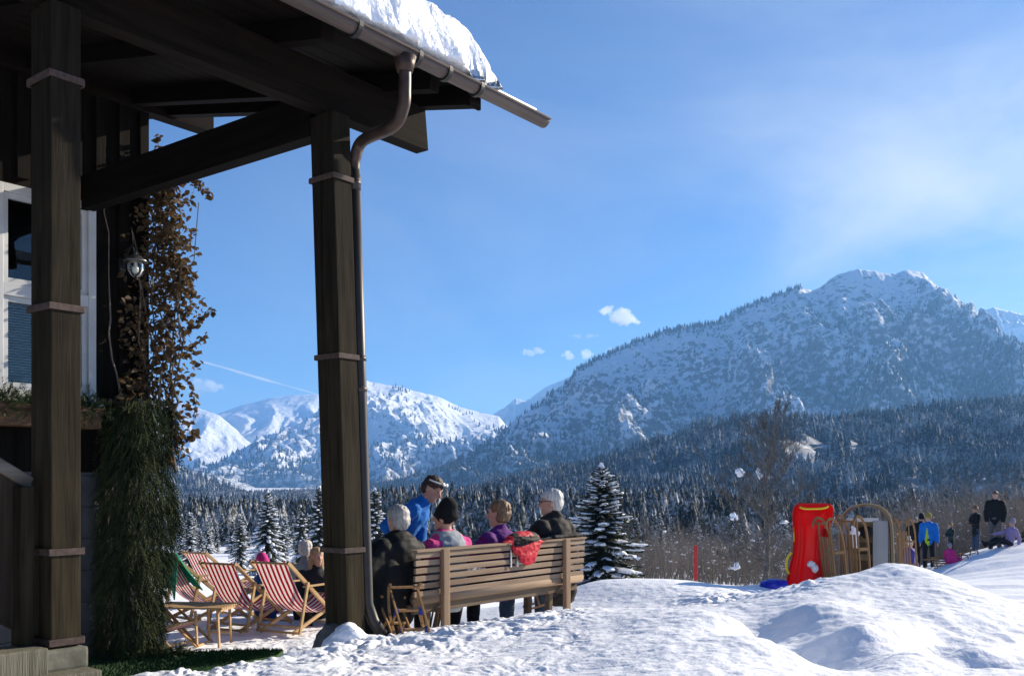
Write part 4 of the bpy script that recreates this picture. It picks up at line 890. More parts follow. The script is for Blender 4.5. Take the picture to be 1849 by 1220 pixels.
person('person in a black woolly hat and a pink and grey ski jacket on the bench', seatp(-.57,.23), BAZ, 1.1, 'sit', lean=2, seat=.36, tl=.39, side=-2, head=(16,6), arms=fold, jacket=[cloth('pink_cloth', (.62,.05,.23)), cloth('silver_cloth', (.30,.33,.36))], pick=pk_pink, trousers=DARKP, hat=('beanie', cloth('black_wool', (.010,.010,.011), .6, .95)), bulk=1.15)
person('woman with short brown hair and a purple jacket sitting on the bench', seatp(.20,.25), BAZ, 1.08, 'sit', lean=1, seat=.36, tl=.42, side=3, head=(24,0), arms=fold, jacket=cloth('purple_cloth', (.13,.02,.20), .6), trousers=DARKP, hair=hairm('brown_hair', (.10,.055,.028), (.24,.15,.08)), hairlen=.03)
def big(j, P0, up, rt, fw, nk, J): j.caps(J['shr'], .10, J['elr'], .105); j.caps(P0+rt*.08, .17, P0+rt*.12-up*.16, .16); j.caps(nk-up*.03-fw*.03, .092, nk+up*.045-fw*.01, .082)
b_, k_ = person('white haired man with glasses and a dark jacket on the far end of the bench', seatp(1.06,.24), BAZ, 1.16, 'sit', lean=0, seat=.36, side=2, head=(34,0), arms={'l':((-.25,.6,-.7),(.5,.7,-.1)),'r':((.45,.15,-.9),(-.1,.7,-.5))}, legs={'r':((.5,.8,-.1),(.05,.0,-1)),'l':((-.05,1,-.05),(0,.05,-1))}, jacket=GREYJ, trousers=JEANS, hair=hairm('white_hair', (.42,.40,.37), (.58,.56,.53)), bulk=1.16, extra=big)
mb = MB(); H = k_
for s in (-1,1):
    mb.tube([H['HC']+H['hr']*(s*.082)+H['hu']*.028-H['hf']*.005, H['HC']+H['hr']*(s*.078)+H['hu']*.03+H['hf']*.09], .003, 5)
    mb.tube([H['HC']+H['hr']*(s*.034+.027*cos(a))+H['hu']*(.022+.02*sin(a))+H['hf']*.102 for a in np.linspace(0,6.28,13)], .003, 5)
mb.tube([H['HC']-H['hr']*.008+H['hu']*.026+H['hf']*.106, H['HC']+H['hr']*.008+H['hu']*.026+H['hf']*.106], .003, 5); mb.build('glasses', mat('glasses_red', (.10,.02,.02), .4), b_)
mp_ = at(708, 960, 9.75); mp_.z = gz(mp_.x, mp_.y)
def pk_blue(c, P0, up, rt, fw, nk): return np.zeros(len(c), dtype=int)
b_, H = person('standing man in a bright blue jacket leaning over the people on the bench', mp_, 98, 1.06, 'stand', lean=34, head=(-14,-4), arms={'l':((-.1,.55,-1),(.1,.7,-.7)),'r':((.35,-.35,-.8),(.0,.9,-.5))}, legs={'l':((0,-.12,-1),(0,0,-1)),'r':((0,-.05,-1),(0,-.02,-1))}, jacket=cloth('blue_cloth', (.012,.16,.55), .7), trousers=DARKP, hair=hairm('dark_brown_hair', (.028,.017,.012), (.06,.035,.024)))
mb = MB(); q = [H['HC']+H['hr']*(cos(a)*.092)+H['hf']*(sin(a)*.112-.012)+H['hu']*(.088+.02*sin(a)) for a in np.linspace(-.2, pi+.2, 15)]; mb.tube(q, .007, 6)
for s in (-1,1): mb.ell(H['HC']+H['hr']*(s*.036)+H['hf']*.094+H['hu']*.112, .034,.012,.018)
mb.build('sunglasses', mat('white_plastic', (.72,.72,.70), .35), b_)
# red and black backpack slung over the bench back
bp = empty('backpack', (BM_ @ Vector((.25,.02,.84)))[:], RZ, 'red and black rucksack slumped over the top rail of the bench', 'backpack')
mb = MB(); mb.ell((0,-.01,.03), .25,.085,.085); mb.ell((.0,-.055,-.04), .225,.03,.10); mb.ell((.02,-.058,-.12), .15,.024,.10); mb.caps((.2,0,.0), .07, (.40,-.01,.0), .022, .6); mb.caps((-.2,0,.02), .06, (-.36,-.02,-.01), .02, .6)
def pk_bp(c): return np.where((c[:,2] > -.012+.02*np.sin(c[:,0]*9)) & (np.abs(c[:,0]) < .2) & ~((np.abs(c[:,0]+.02) < .10) & (c[:,2] > .065)), 1, 0)
REDC = cloth('red_cloth', (.52,.012,.03), .75, .6); blob(mb, 'bag', [REDC, BLACKC], bp, .008, 3, .008, 9, pk_bp)
mb = MB(); mb.strip(smooth_path([(-.14,-.10,.06),(0,-.115,.035),(.14,-.10,.04)]), .012, .006, (0,.3,1)); mb.strip(smooth_path([(.2,-.05,.03),(.32,-.045,.02),(.44,-.02,.03),(.5,.02,.0)]), .014, .006, (0,1,.3)); mb.build('strap', BLACKC, bp)
jk = empty('jacket', (BM_ @ Vector((1.0,.02,.85)))[:], RZ, 'black jacket laid flat along the far end of the bench top rail', 'jacket')
mb = MB(); mb.caps((-.22,.0,.015), .035, (.24,.0,.02), .04, .6); mb.caps((-.1,.05,.0), .045, (.2,.06,.0), .045, .7); blob(mb, 'cloth', GREYJ, jk, .01, 3, .008, 14)
# ------------------------------------------------------------------ deck chairs on the terrace (x: the way the sitter faces)
DW = wood('deckchair_wood', (.36,.23,.115), (.50,.34,.18), 'x', scale=14, bump=.0008)
def stripes():
    m, t, b = nmat('striped_canvas'); setp(b, rough=.85, spec=.15); co = N('ShaderNodeTexCoord', t); sp = N('ShaderNodeSeparateXYZ', t); t.links.new(co.outputs['Object'], sp.inputs[0])
    a = N('ShaderNodeMath', t, operation='MULTIPLY_ADD'); t.links.new(sp.outputs[1], a.inputs[0]); a.inputs[1].default_value = 13.6; a.inputs[2].default_value = 10.25
    f = N('ShaderNodeMath', t, operation='FRACT'); t.links.new(a.outputs[0], f.inputs[0]); g = N('ShaderNodeMath', t, operation='LESS_THAN'); t.links.new(f.outputs[0], g.inputs[0]); g.inputs[1].default_value = .5
    mx = N('ShaderNodeMix', t, data_type='RGBA'); mx.inputs[6].default_value = (.84,.80,.78,1); mx.inputs[7].default_value = (.54,.010,.045,1); t.links.new(g.outputs[0], mx.inputs[0]); t.links.new(mx.outputs[2], b.inputs['Base Color'])
    tr = N('ShaderNodeBsdfTranslucent', t); ms = N('ShaderNodeMixShader', t); ms.inputs[0].default_value = .5; t.links.new(mx.outputs[2], tr.inputs[0]); t.links.new(b.outputs[0], ms.inputs[1]); t.links.new(tr.outputs[0], ms.inputs[2])
    t.links.new(ms.outputs[0], [n for n in t.nodes if n.type == 'OUTPUT_MATERIAL'][0].inputs[0]); return m
CANVAS = stripes()
def make_chair():
    c = empty('deck_chair', (0,0,0)); h = .29
    for s in (-1,1):
        mb = MB(); mb.beam((-.64,s*h,.90), (.44,s*h,.03), .03, .048, bev=.006); mb.build('side_rail', DW, c)
        mb = MB(); mb.beam((.58,s*(h-.04),.40), (-.50,s*(h-.04),.03), .028, .044, bev=.006); mb.build('side_rail', DW, c)
        mb = MB(); mb.beam((-.30,s*(h+.034),.64), (-.46,s*(h+.034),.02), .024, .04, bev=.005); mb.build('prop', DW, c)
        mb = MB(); mb.beam((-.34,s*(h+.004),.585), (.28,s*(h+.004),.58), .045, .022, bev=.006); mb.build('armrest', DW, c)
    for p, hw in (((-.615,.882),h),((.42,.05),h),((.56,.39),h-.05),((-.49,.04),h+.03),((-.47,.11),h+.03)): mb = MB(); mb.tube([(p[0],-hw,p[1]),(p[0],hw,p[1])], .015, 8); mb.build('crossbar', DW, c)
    pr = smooth_path([(-.62,0,.905),(-.47,0,.64),(-.30,0,.40),(-.08,0,.255),(.16,0,.245),(.38,0,.31),(.565,0,.41)], 5); vs = []; fs = []; ny = 9
    for p in pr:
        for k in range(ny): y = -.255+.51*k/(ny-1); vs.append((p.x, y, p.z-.012*cos(y/.255*pi/2)))
    m_ = len(pr); n_ = m_*ny; vs += [(v[0]+.002, v[1], v[2]-.004) for v in vs]
    for i in range(m_-1):
        for k in range(ny-1): a = i*ny+k; fs += [(a,a+ny,a+ny+1,a+1), (n_+a,n_+a+1,n_+a+ny+1,n_+a+ny)]
    mb = MB(); mb.add(vs, fs); mb.build('canvas_sling', CANVAS, c, smooth=True); return c
proto = None
def chair(px, Y, azm, label, sc=1.0, dz=0.0):
    global proto
    o = make_chair() if proto is None else copy_tree(proto)
    if proto is None: proto = o
    x = (px-CX)/F*Y; o.location = (x, Y, gz(x, Y)+.01+dz); o.rotation_euler = (0,0,R(90-azm)); o.scale = (sc,)*3
    tag(o, label, 'deck chair', 'striped deck chairs on the snowy terrace'); return o
c3 = chair(455, 12.35, 27, 'red and white striped deck chair second from the porch post', .97)
c4 = chair(547, 12.2, 27, 'red and white striped deck chair right beside the porch post', 1.0)
c1 = chair(374, 12.9, 41, 'striped deck chair with a green blanket over its back')
c2 = chair(412, 15.2, 36, 'smaller striped deck chair farther back behind the wooden table')
c6 = chair(290, 11.0, 112, 'striped deck chair mostly hidden behind the hanging evergreen', .72)
c5 = chair(722, 13.6, 30, 'striped deck chair between the drainpipe and the black coat', 1.05)
# green blanket over c1
mb = MB(); bl = empty('green_blanket', c1.location[:], R(90-41), 'bright green blanket thrown over the top of a striped deck chair', 'blanket')
nx, ny = 26, 30; vs = []; fs = []
for i in range(nx):
    for k in range(ny):
        u = i/(nx-1); v = -.40+.80*k/(ny-1); s_ = (u-.42)*.95
        if s_ < 0: x, z = -.66-.04*abs(s_)-.01, .93+s_*(.9-.25*sin(v*5))
        else: x, z = -.63+s_*.55, .94-s_*.72
        z += .04*sin(v*22+u*5)*abs(s_)*1.2+.03*math.exp(-(s_*8)**2); x += .03*sin(v*19+u*3)*(.3+abs(s_))
        if abs(v) > .30: z -= (abs(v)-.30)*.9
        vs.append((x, v, z))
for i in range(nx-1):
    for k in range(ny-1): a = i*ny+k; fs.append((a,a+ny,a+ny+1,a+1))
mb.add(vs, fs); g = mb.build('cloth', cloth('green_cloth', (.008,.22,.11), .6), bl, smooth=True); sd_ = g.modifiers.new('s', 'SOLIDIFY'); sd_.thickness = .012
# folding slatted table
tb = at(352, 1165, 11.1); tb.z = gz(tb.x, tb.y)
table = empty('slatted_table', tb[:], R(90-96), 'low folding wooden table with slatted top in front of the deck chairs', 'table')
mb = MB(); 
for i in range(8): mb.box((0,-.23+.066*i,.45+.0*i), (.86,.05,.018), bev=.004)
mb.build('tabletop', DW, table)
mb = MB(); mb.box((-.4,0,.427), (.03,.52,.025)); mb.box((.4,0,.427), (.03,.52,.025)); mb.build('batten', DW, table)
for s in (-1,1):
    mb = MB(); mb.beam((-.34,s*.20,.43), (.12,s*.20,0), .022, .04, (0,1,0), bev=.004); mb.build('leg', DW, table)
    mb = MB(); mb.beam((.34,s*.17,.43), (.36,s*.17,0.0), .022, .04, (0,1,0), bev=.004); mb.build('leg', DW, table)
    mb = MB(); mb.beam((.08,s*.17,.41), (.10,s*.17,0.03), .022, .036, (0,1,0), bev=.004); mb.build('leg', DW, table)
mb = MB(); mb.beam((.10,.17,.12), (.36,.17,.12), .018, .022); mb.beam((.12,-.20,.02), (.12,.20,.02), .02, .025); mb.build('stretcher', DW, table)
def on(px, Y, dz=0): x = (px-CX)/F*Y; return Vector((x, Y, gz(x, Y)+dz))
PINK = cloth('hot_pink', (.60,.03,.22), .7); BLUEJ = cloth('sky_blue_cloth', (.02,.25,.55), .7)
person('child in a pink hat and blue jacket between the two front deck chairs', on(474, 13.3), 60, .95, 'floor', jacket=cloth('dark_blue_cloth', (.02,.07,.22)), trousers=PINK, hat=('beanie', PINK), head=(40,5), near=False, vox=.014)
person('blonde girl in a dark jacket looking back beside the porch post', on(571, 13.4), 165, 1.06, 'floor', jacket=cloth('dark_grey_cloth', (.02,.022,.026)), trousers=DARKP, hair=hairm('blonde_hair', (.30,.19,.09), (.42,.28,.15)), hairlen=.16, head=(20,0), near=False, vox=.012)
person('grey haired person half hidden behind the deck chair by the post', on(551, 14.4), 20, 1.15, 'floor', jacket=cloth('beige_grey_cloth', (.25,.24,.23)), trousers=DARKP, hair=hairm('grey_hair_far', (.36,.33,.30), (.5,.47,.44)), near=False, vox=.014)
person('person with brown hair seated past the drainpipe by the black coat', on(688, 14.2), 15, 1.15, 'floor', jacket=cloth('grey_blue_cloth', (.12,.14,.18)), trousers=DARKP, hair=hairm('auburn_hair', (.16,.06,.035), (.24,.1,.06)), near=False, vox=.014)

# ------------------------------------------------------------------ sledges
SW = wood('sled_wood', (.28,.155,.065), (.42,.25,.12), 'x', scale=16, bump=.0008); SWD = wood('old_sled_wood', (.17,.10,.05), (.27,.17,.09), 'x', scale=16, bump=.001)
REDP = translucent('red_plastic', (.68,.012,.014), (.60,.010,.012), 3, .4, .35); YELP = mat('yellow_plastic', (.72,.52,.02), .4); BLUP = mat('blue_plastic', (.012,.02,.42), .35)
def sled(name, label, M, wmat=SW, seat='slats', caps=None, rope=False, cat='sled', horn=1.0):
    o = empty(name, (0,0,0), 0, label, cat, 'wooden sledges with curved runners'); o.matrix_world = M; gw = .17
    curve = [(-.55,.02),(-.3,.015),(.0,.015),(.25,.02),(.42,.07),(.53,.17),(.565,.29),(.53,.38*horn),(.45,.43*horn)]
    for s in (-1,1):
        mb = MB(); mb.strip(smooth_path([(x, s*(gw+.03), z) for x, z in curve], 5), .017, .032, (0,1,0)); r_ = mb.build('runner', wmat, o)
        mb = MB(); mb.strip(smooth_path([(x*1.02+.004, s*(gw+.03), z-.018) for x, z in curve[:6]], 5), .012, .006, (0,1,0)); mb.build('runner_iron', mat('sled_iron', (.16,.15,.15), .4, metal=.8), r_)
        for x in (-.34,.12):
            mb = MB(); mb.beam((x, s*(gw+.03), .03), (x, s*(gw-.015), .25), .03, .04, (1,0,0), bev=.005); l_ = mb.build('leg', wmat, o)
            if caps: mb = MB(); mb.beam((x, s*(gw-.005), .17), (x, s*(gw-.014), .262), .05, .056, (1,0,0), bev=.006); mb.build('cap', caps, l_)
        mb = MB(); mb.beam((-.52, s*gw, .272), (.52, s*(gw+.012), .30), .026, .03, bev=.004); mb.build('side_rail', wmat, o)
    for x in (-.34,.12): mb = MB(); mb.beam((x,-gw-.01,.235), (x,gw+.01,.235), .03, .034, bev=.004); mb.build('crossbar', wmat, o)
    if seat == 'slats':
        for k in range(4): mb = MB(); mb.box((-.10,-.105+.07*k,.285), (.84,.045,.016), bev=.004); mb.build('seat_slat', wmat, o)
    elif seat is not None:
        mb = MB(); mb.box((-.12,0,.265), (.62,.31,.008), bev=.002); mb.build('webbing_seat', seat, o)
    mb = MB(); mb.beam((.50,-gw-.02,.36), (.50,gw+.02,.36), .024, .03, bev=.004); mb.build('front_bar', wmat, o)
    return o
def place(px, py, Y, azm, pitch=0, roll=0, sc=1.0):
    p = at(px, py, Y); return Matrix.Translation(p) @ Matrix.Rotation(R(90-azm), 4, 'Z') @ Matrix.Rotation(R(-pitch), 4, 'Y') @ Matrix.Rotation(R(roll), 4, 'X') @ Matrix.Diagonal((sc,sc,sc,1))
def placeg(px, Y, azm, pitch=0, roll=0, sc=1.0): q = on(px, Y); return place(px, HOR-(q.z+.02-EYE)/Y*F, Y, azm, pitch, roll, sc)
REDWEB = cloth('red_webbing', (.42,.02,.03))
sled('wooden_sled', 'bare wooden sled frame with blue wrapped legs by the drainpipe', placeg(738,7.8,-16,24,0,.62), SW, None, cloth('blue_wrap', (.015,.05,.30)))
sled('wooden_sled', 'tilted wooden sled with tall curved horns leaning beside the drainpipe', placeg(706,8.1,-34,44,8,.56), SW, None)
sled('wooden_sled', 'small wooden sled seen beneath the bench between dark legs', place(812,1108,10.0,20,62,0,.62), SW)
sled('wooden_sled', 'small wooden sled beyond the bench, seen under its far end', place(992,1086,10.6,66,12,0,.5), SW)
def upright(px, py, Y, spin, tilt=6, sc=1.0):          # standing on its tail, seat turned by spin
    return Matrix.Translation(at(px,py,Y)) @ Matrix.Rotation(R(spin), 4, 'Z') @ Matrix.Rotation(R(tilt), 4, 'X') @ Matrix(((0,-1,0,0),(0,0,-1,0),(1,0,0,0),(0,0,0,1))) @ Matrix.Translation((.5,0,-.2)) @ Matrix.Diagonal((sc,sc*.85,sc*.55,1))
RY = 12.6
s1 = sled('wooden_sled', 'wooden sled standing upright against the red plastic sled', upright(1496,1085,12.3,-80,6,.98), SWD)
s2 = sled('wooden_sled', 'wooden sled standing upright in front of the brown arched toboggan', upright(1536,1078,12.4,-66,5,.96), SWD)
s3 = sled('wooden_sled', 'slim wooden sled standing alone right of the snow mound top', upright(1628,1046,15.2,-62,4,.80), SWD)
# red plastic bob, stood on end
rs = empty('red_plastic_sled', at(1468,1075,RY)[:], R(-14), 'red moulded plastic sled standing on end in the snow', 'sled')
Hh = 1.20; vs = []; fs = []; nu, nv_ = 34, 31
def wd(t): return float(np.interp(t, [0,.12,.3,.45,.6,.75,.88,.96,1], [.27,.285,.25,.215,.215,.235,.25,.245,.19]))
for i in range(nu):
    t = i/(nu-1); w = wd(t); lean_ = .10*sin(t*pi*1.2)-.16*max(0,t-.75)*2.2
    for k in range(nv_):
        a = (k/(nv_-1))*2-1; rim = min(1, max(0, (1-abs(a))/.16)); rim = rim*rim*(3-2*rim); tub = .13*rim+.028*math.exp(-((a)/.13)**2)*-1*rim+.012*cos(a*14)*rim
        ed = min(1, (1-t)/.08, (t+.02)/.06); tub *= ed
        flip = .03*max(0, abs(a)-.93)*14
        vs.append((a*w+.05*(1-t)*-1.2, tub-flip*.6+lean_, t*Hh))
for i in range(nu-1):
    for k in range(nv_-1): a = i*nv_+k; fs.append((a,a+1,a+nv_+1,a+nv_))
mb = MB(); mb.add(vs, fs); sh_ = mb.build('tub', REDP, rs, smooth=True); md = sh_.modifiers.new('s','SOLIDIFY'); md.thickness = .012; md.offset = 0
mb = MB(); mb.tube(smooth_path([(-.17,-.16,1.155),(-.1,-.19,1.135),(.1,-.19,1.14),(.18,-.16,1.165)]), .014, 8); mb.build('handle_rope', YELP, rs, smooth=True)
mb = MB(); mb.strip(smooth_path([(-.30,-.03,.28),(-.335,-.05,.36),(-.325,-.05,.48),(-.27,-.02,.56)]), .03, .03, (0,1,0)); mb.build('brake_lever', YELP, rs)
mb = MB(); mb.strip(smooth_path([(-.235,.03,.70),(-.24,.05,.85),(-.25,.04,.98)]), .012, .012, (0,1,0)); mb.build('rim_strip', YELP, rs)
mb = MB(); mb.ell((-.02,.05,.40), .05,.02,.045, jit=.3); mb.ell((.03,.05,.35), .04,.02,.05, jit=.3); mb.build('snow_patch', SNOWC, rs, smooth=True)
# big brown arched toboggan with grey runners
tg = empty('arched_toboggan', at(1563,1068,12.9)[:], R(-16), 'large brown toboggan with an arched front and grey planks standing upright', 'sled')
BRN = wood('toboggan_wood', (.12,.085,.05), (.20,.15,.09), 'z', scale=14); GRY = mat('grey_plank', (.17,.19,.215), .6, (.23,.25,.27), 5, (1,1,.2), .002)
arch = [(-.315,0,.0),(-.315,0,.5),(-.31,0,.86),(-.27,-.01,1.02),(-.16,-.02,1.12),(0,-.03,1.155),(.16,-.02,1.125),(.265,-.01,1.03),(.31,0,.86),(.325,0,.5),(.335,0,.0)]
mb = MB(); mb.strip(smooth_path(arch, 6), .085, .03, (0,1,0)); mb.build('arched_rim', BRN, tg)
mb = MB(); mb.strip(smooth_path([(p[0]*1.05,p[1]-.07,p[2]*1.012) for p in arch], 6), .012, .022, (0,1,0)); mb.build('rim_edge', mat('pale_edge', (.32,.26,.17), .5), tg)
for x, w in ((.18,.19),(-.25,.10)): mb = MB(); mb.box((x,-.06,.46), (w,.02,.98), bev=.006); mb.build('plank', GRY, tg)
for z in (.22,.46,.70,.90): mb = MB(); mb.box((-.02,.03,z), (.56,.03,.085), bev=.006); mb.build('crossbar', BRN, tg)
mb = MB(); mb.box((-.04,-.05,.96), (.40,.02,.05), bev=.006); mb.build('front_plate', mat('light_plate', (.42,.45,.48), .5), tg)
mb = MB(); mb.ell((.0,-.08,.80), .075,.05,.09); mb.build('dark_pouch', BLACKC, tg, smooth=True)
mb = MB(); mb.box((0,.06,.45), (.58,.012,.92), bev=.003); mb.build('back_board', wood('board_dark', (.05,.04,.028), (.10,.08,.055), 'z'), tg)
mb = MB(); mb.caps((-.13,-.09,.62), .05, (-.16,-.09,.78), .055, .5); mb.caps((-.12,-.09,.78), .05, (-.17,-.09,.86), .03, .5); blob(mb, 'snow_patch', SNOWC, tg, .012, 3, .01, 14)
bb = empty('blue_plastic_bob', at(1397,1063,12.2)[:], 0, 'bright blue plastic sledge poking out of the snow by the bare tree', 'sled')
mb = MB(); mb.ell((0,0,.02), .20,.16,.12); mb.caps((-.12,-.06,.08), .035, (.12,-.06,.085), .035); blob(mb, 'shell', BLUP, bb, .012, 4, .02, 7)
rp = empty('snow_pole', at(1256,1052,24)[:], 0, 'red marker pole standing behind the snow bank', 'pole'); mb = MB(); mb.box((0,0,.50), (.085,.085,.86), bev=.01); mb.build('red_shaft', mat('red_paint', (.50,.015,.02), .5, (.40,.02,.02), 6), rp)
mb = MB(); mb.box((0,0,-.10), (.08,.08,.34), bev=.008); mb.build('wooden_foot', wood('pole_wood', (.35,.26,.17), (.5,.4,.28), 'z'), rp)

# ------------------------------------------------------------------ people on the slope
GP = 'people gathered on the sledging slope'
def slope(px, py, Y):
    p = at(px, py, Y); return Vector((p.x, p.y, gz(p.x, p.y)-.02))
def pk_jk(c, P0, up, rt, fw, nk):
    d = c-np.array(P0); return np.where((np.abs(d[:,0]-.06) < .055-(d[:,2]-.0)*.12) & (d[:,2] < .36) & (d[:,1] < .4), 1, 0)
folded = {'l':((-.2,.3,-.9),(.7,.7,.1)), 'r':((.2,.3,-.9),(-.7,.7,.15))}
kw = dict(near=False, vox=.018, group=GP)
person('tall man in a black jacket and grey trousers, uppermost on the slope', slope(1797,990,30), 215, 1.03, jacket=BLACKC, trousers=cloth('grey_trousers', (.13,.125,.12)), hair=hairm('short_brown_hair', (.06,.04,.03), (.1,.07,.05)), bulk=1.2, arms={'l':((-.25,0,-1),(.1,.2,-1)),'r':((.25,0,-1),(-.1,.2,-1))}, **kw)
person('person in a brimmed hat, long dark coat and jeans standing sideways', slope(1762,994,31.5), 262, .86, jacket=BLACKC, trousers=JEANS, hat=('brim', cloth('tan_hat', (.22,.14,.09))), hair=hairm('light_brown_hair', (.22,.14,.08), (.3,.2,.12)), skirt=.35, bulk=1.1, arms=folded, **kw)
person('slim child in a dark teal jacket standing with arms folded', slope(1717,1000,32.5), 265, .72, jacket=cloth('dark_teal_cloth', (.02,.04,.045)), trousers=DARKP, hair=hairm('tied_brown_hair', (.15,.10,.06), (.25,.17,.1)), hairlen=.05, arms=folded, **kw)
person('person in a blue and lime ski jacket with black trousers', slope(1677,1020,29.5), 200, .96, jacket=[cloth('ski_blue', (.01,.17,.58)), cloth('lime_cloth', (.45,.62,.02))], pick=pk_jk, trousers=DARKP, hat=('beanie', cloth('mustard_cap', (.34,.27,.06))), bulk=1.12, head=(-40,0), **kw)
person('person in black with dark glasses behind the blue and lime jacket', slope(1652,1026,30.5), 195, .95, jacket=BLACKC, trousers=DARKP, hair=hairm('grey_brown_hair', (.22,.17,.14), (.3,.25,.2)), bulk=1.15, **kw)
person('person all in black with the hood up, next to the lime jacket', slope(1664,1024,30.2), 20, .97, jacket=BLACKC, trousers=DARKP, hat=('beanie', BLACKC), bulk=1.15, **kw)
person('child in a purple blue jacket and white bobble hat beside the slim sled', slope(1641,1030,17.0), 150, .62, jacket=cloth('violet_blue_cloth', (.05,.04,.20)), trousers=DARKP, hat=('bobble', cloth('white_wool', (.7,.7,.66))), bulk=1.3, **kw)
person('small child in bright pink sitting on a sled in the snow', slope(1716,1010,29), 60, .66, 'floor', jacket=PINK, trousers=PINK, hat=('beanie', cloth('mauve_hat', (.30,.27,.33))), lean=-5, bulk=1.25, gloves=BLUEJ, **kw)
person('seated person in a lilac jacket with legs stretched downhill', slope(1822,984,29.5), 262, .93, 'floor', jacket=cloth('lilac_cloth', (.36,.27,.47)), trousers=DARKP, hat=('beanie', cloth('grey_lilac_hat', (.32,.28,.33))), lean=-14, arms={'l':((-.2,-.5,-.8),(0,-.2,-1)),'r':((.3,.5,-.5),(-.1,.8,-.2))}, **kw)
person('person in patterned olive clothes lying at the frame edge on the slope', slope(1848,981,30.2), 262, .9, 'floor', jacket=cloth('olive_cloth', (.10,.085,.04)), trousers=cloth('olive_trousers', (.08,.07,.04)), hat=('beanie', cloth('pale_hat', (.5,.48,.42))), lean=-52, **kw)
p = slope(1697,1012,29.4); sled('wooden_sled', 'light wooden sled lying on the slope behind the pink child', Matrix.Translation(p) @ Matrix.Rotation(R(20), 4, 'Z') @ Matrix.Rotation(R(65), 4, 'X') @ Matrix.Diagonal((1,1,1,1)), SW)
p = slope(1738,1004,29.2); sled('wooden_sled', 'wooden sled with red seat pointing uphill beside the pink child', Matrix.Translation(p-Vector((0,0,.04))) @ Matrix.Rotation(R(15), 4, 'Z') @ Matrix.Rotation(R(-9), 4, 'Y') @ Matrix.Diagonal((.8,.8,.7,1)), SW, REDWEB)
# ------------------------------------------------------------------ trees
FIRG = mat('fir_needles', (.030,.040,.024), .8, (.07,.078,.046), 2.5, spec=.15); BARK = mat('bark', (.055,.045,.036), .9, (.10,.085,.07), 14, (1,1,.3), .004)
FSN = mat('fir_snow', (.82,.85,.90), .65, spec=.15)
def make_fir(name, h, seed, width=.30, snow=.8, nb=170, droop=.25, dens=9):
    rg = random.Random(seed); o = empty(name, (0,0,0)); tr = MB(); tr.tube([(0,0,-.3),(0,0,h*.5),(rg.uniform(-.02,.02)*h,0,h*.99)], [h*.022,h*.014,h*.002], 7); tr.build('trunk', BARK, o)
    cr = MB(); sn = MB()
    for i in range(nb):
        t = (i+.5)/nb; z = h*(.05+.93*t**.92); L = h*width*(1-t)**.72*rg.uniform(.55,1.2)+h*.015; a = i*2.399+rg.uniform(-.3,.3)
        u0 = .38*(t-.45)-droop*(1-t)*.5; P = []; m = 5
        for k in range(m+1):
            q = k/m; P.append(Vector((cos(a)*L*q, sin(a)*L*q, z+L*(u0*q-droop*q*q*(1.15-t)+.16*q**3))))
        cr.tube(P, [h*.004*(1-t*.6)*(1-.8*k/m) for k in range(m+1)], 3, cap=False)
        sd = Vector((-sin(a), cos(a), 0))
        for k in range(dens):
            q = .12+.86*k/dens; j = q*m; i0 = min(int(j), m-1); p = P[i0].lerp(P[i0+1], j-i0); d = (P[i0+1]-P[i0]).normalized(); tw = L*.46*(1.08-q)+h*.012
            for s in (-1,1):
                e = (d*rg.uniform(.55,.9)+sd*s*rg.uniform(.5,.9)+Vector((0,0,rg.uniform(-.55,.05)))).normalized()*tw*rg.uniform(.7,1.2); w = (d*.7+Vector((0,0,1))*rg.uniform(-.6,.6))*h*.0085+d*tw*.10
                cr.add([p-w, p+w, p+e*.6+w*.55, p+e, p+e*.6-w*.7], [(0,1,2,3,4)])
            if rg.random() < .5: e = Vector((rg.uniform(-.3,.3), rg.uniform(-.3,.3), -1))*tw*.5; w = d*h*.006; cr.add([p-w, p+w, p+e], [(0,1,2)])
        if rg.random() < snow:
            r = (h*.0088+L*.040)*rg.uniform(.6,1.4); q0 = rg.uniform(.18,.5); q1 = rg.uniform(.8,1.0); TT_ = []
            for k in range(7):
                q = q0+(q1-q0)*k/6; j = q*m; i0 = min(int(j), m-1); TT_.append(P[i0].lerp(P[i0+1], j-i0)+Vector((rg.uniform(-.3,.3)*r, rg.uniform(-.3,.3)*r, r*.35)))
            sn.tube(TT_, [r*w_*rg.uniform(.7,1.35) for w_ in (.35,.9,1.15,1.3,1.2,.95,.35)], 6, flat=.55)
            for k in range(rg.choice((1,2,3,4))):
                q = rg.uniform(.3,.95); j = q*m; i0 = min(int(j), m-1); p = P[i0].lerp(P[i0+1], j-i0); d = (P[i0+1]-P[i0]).normalized(); e = (d*.7+sd*rg.choice((-1,1))*rg.uniform(.5,.9)).normalized()*L*.3*(1.1-q)
                sn.tube([p+Vector((0,0,r*.2)), p+e*.5+Vector((0,0,r*.25)), p+e-Vector((0,0,L*.03))], [r*.5, r*.75, r*.2], 5, flat=.55)
    sn.ell((0,0,h*.985), h*.014, h*.014, h*.03, None, 6, 4, jit=.1, rg=rg)
    cr.add(sn.v, sn.f, 1); cr.build('crown', [FIRG, FSN], o); return o
FP = []
def fir(px, ytop, Y, label, kind, sc_w=1.0, group='snow covered firs beyond the terrace', dx=0):
    x = (px-CX)/F*Y; zb = gz(x, Y); h = EYE+(HOR-ytop)/F*Y-zb
    if kind >= len(FP) or FP[kind][2]: o = copy_tree(FP[kind][0])
    else: o = FP[kind][0]; FP[kind][2] = True
    s = h/FP[kind][1]; o.location = (x, Y, zb); o.scale = (s*sc_w, s*sc_w, s); o.rotation_euler = (0,0,rnd.uniform(0,6.28)); tag(o, label, 'fir tree', group); return o
FP.append([make_fir('fir_tree', 4.2, 3, .27, .9, 210, .14, 12), 4.2, False])      # the fir by the bench: pale, airy
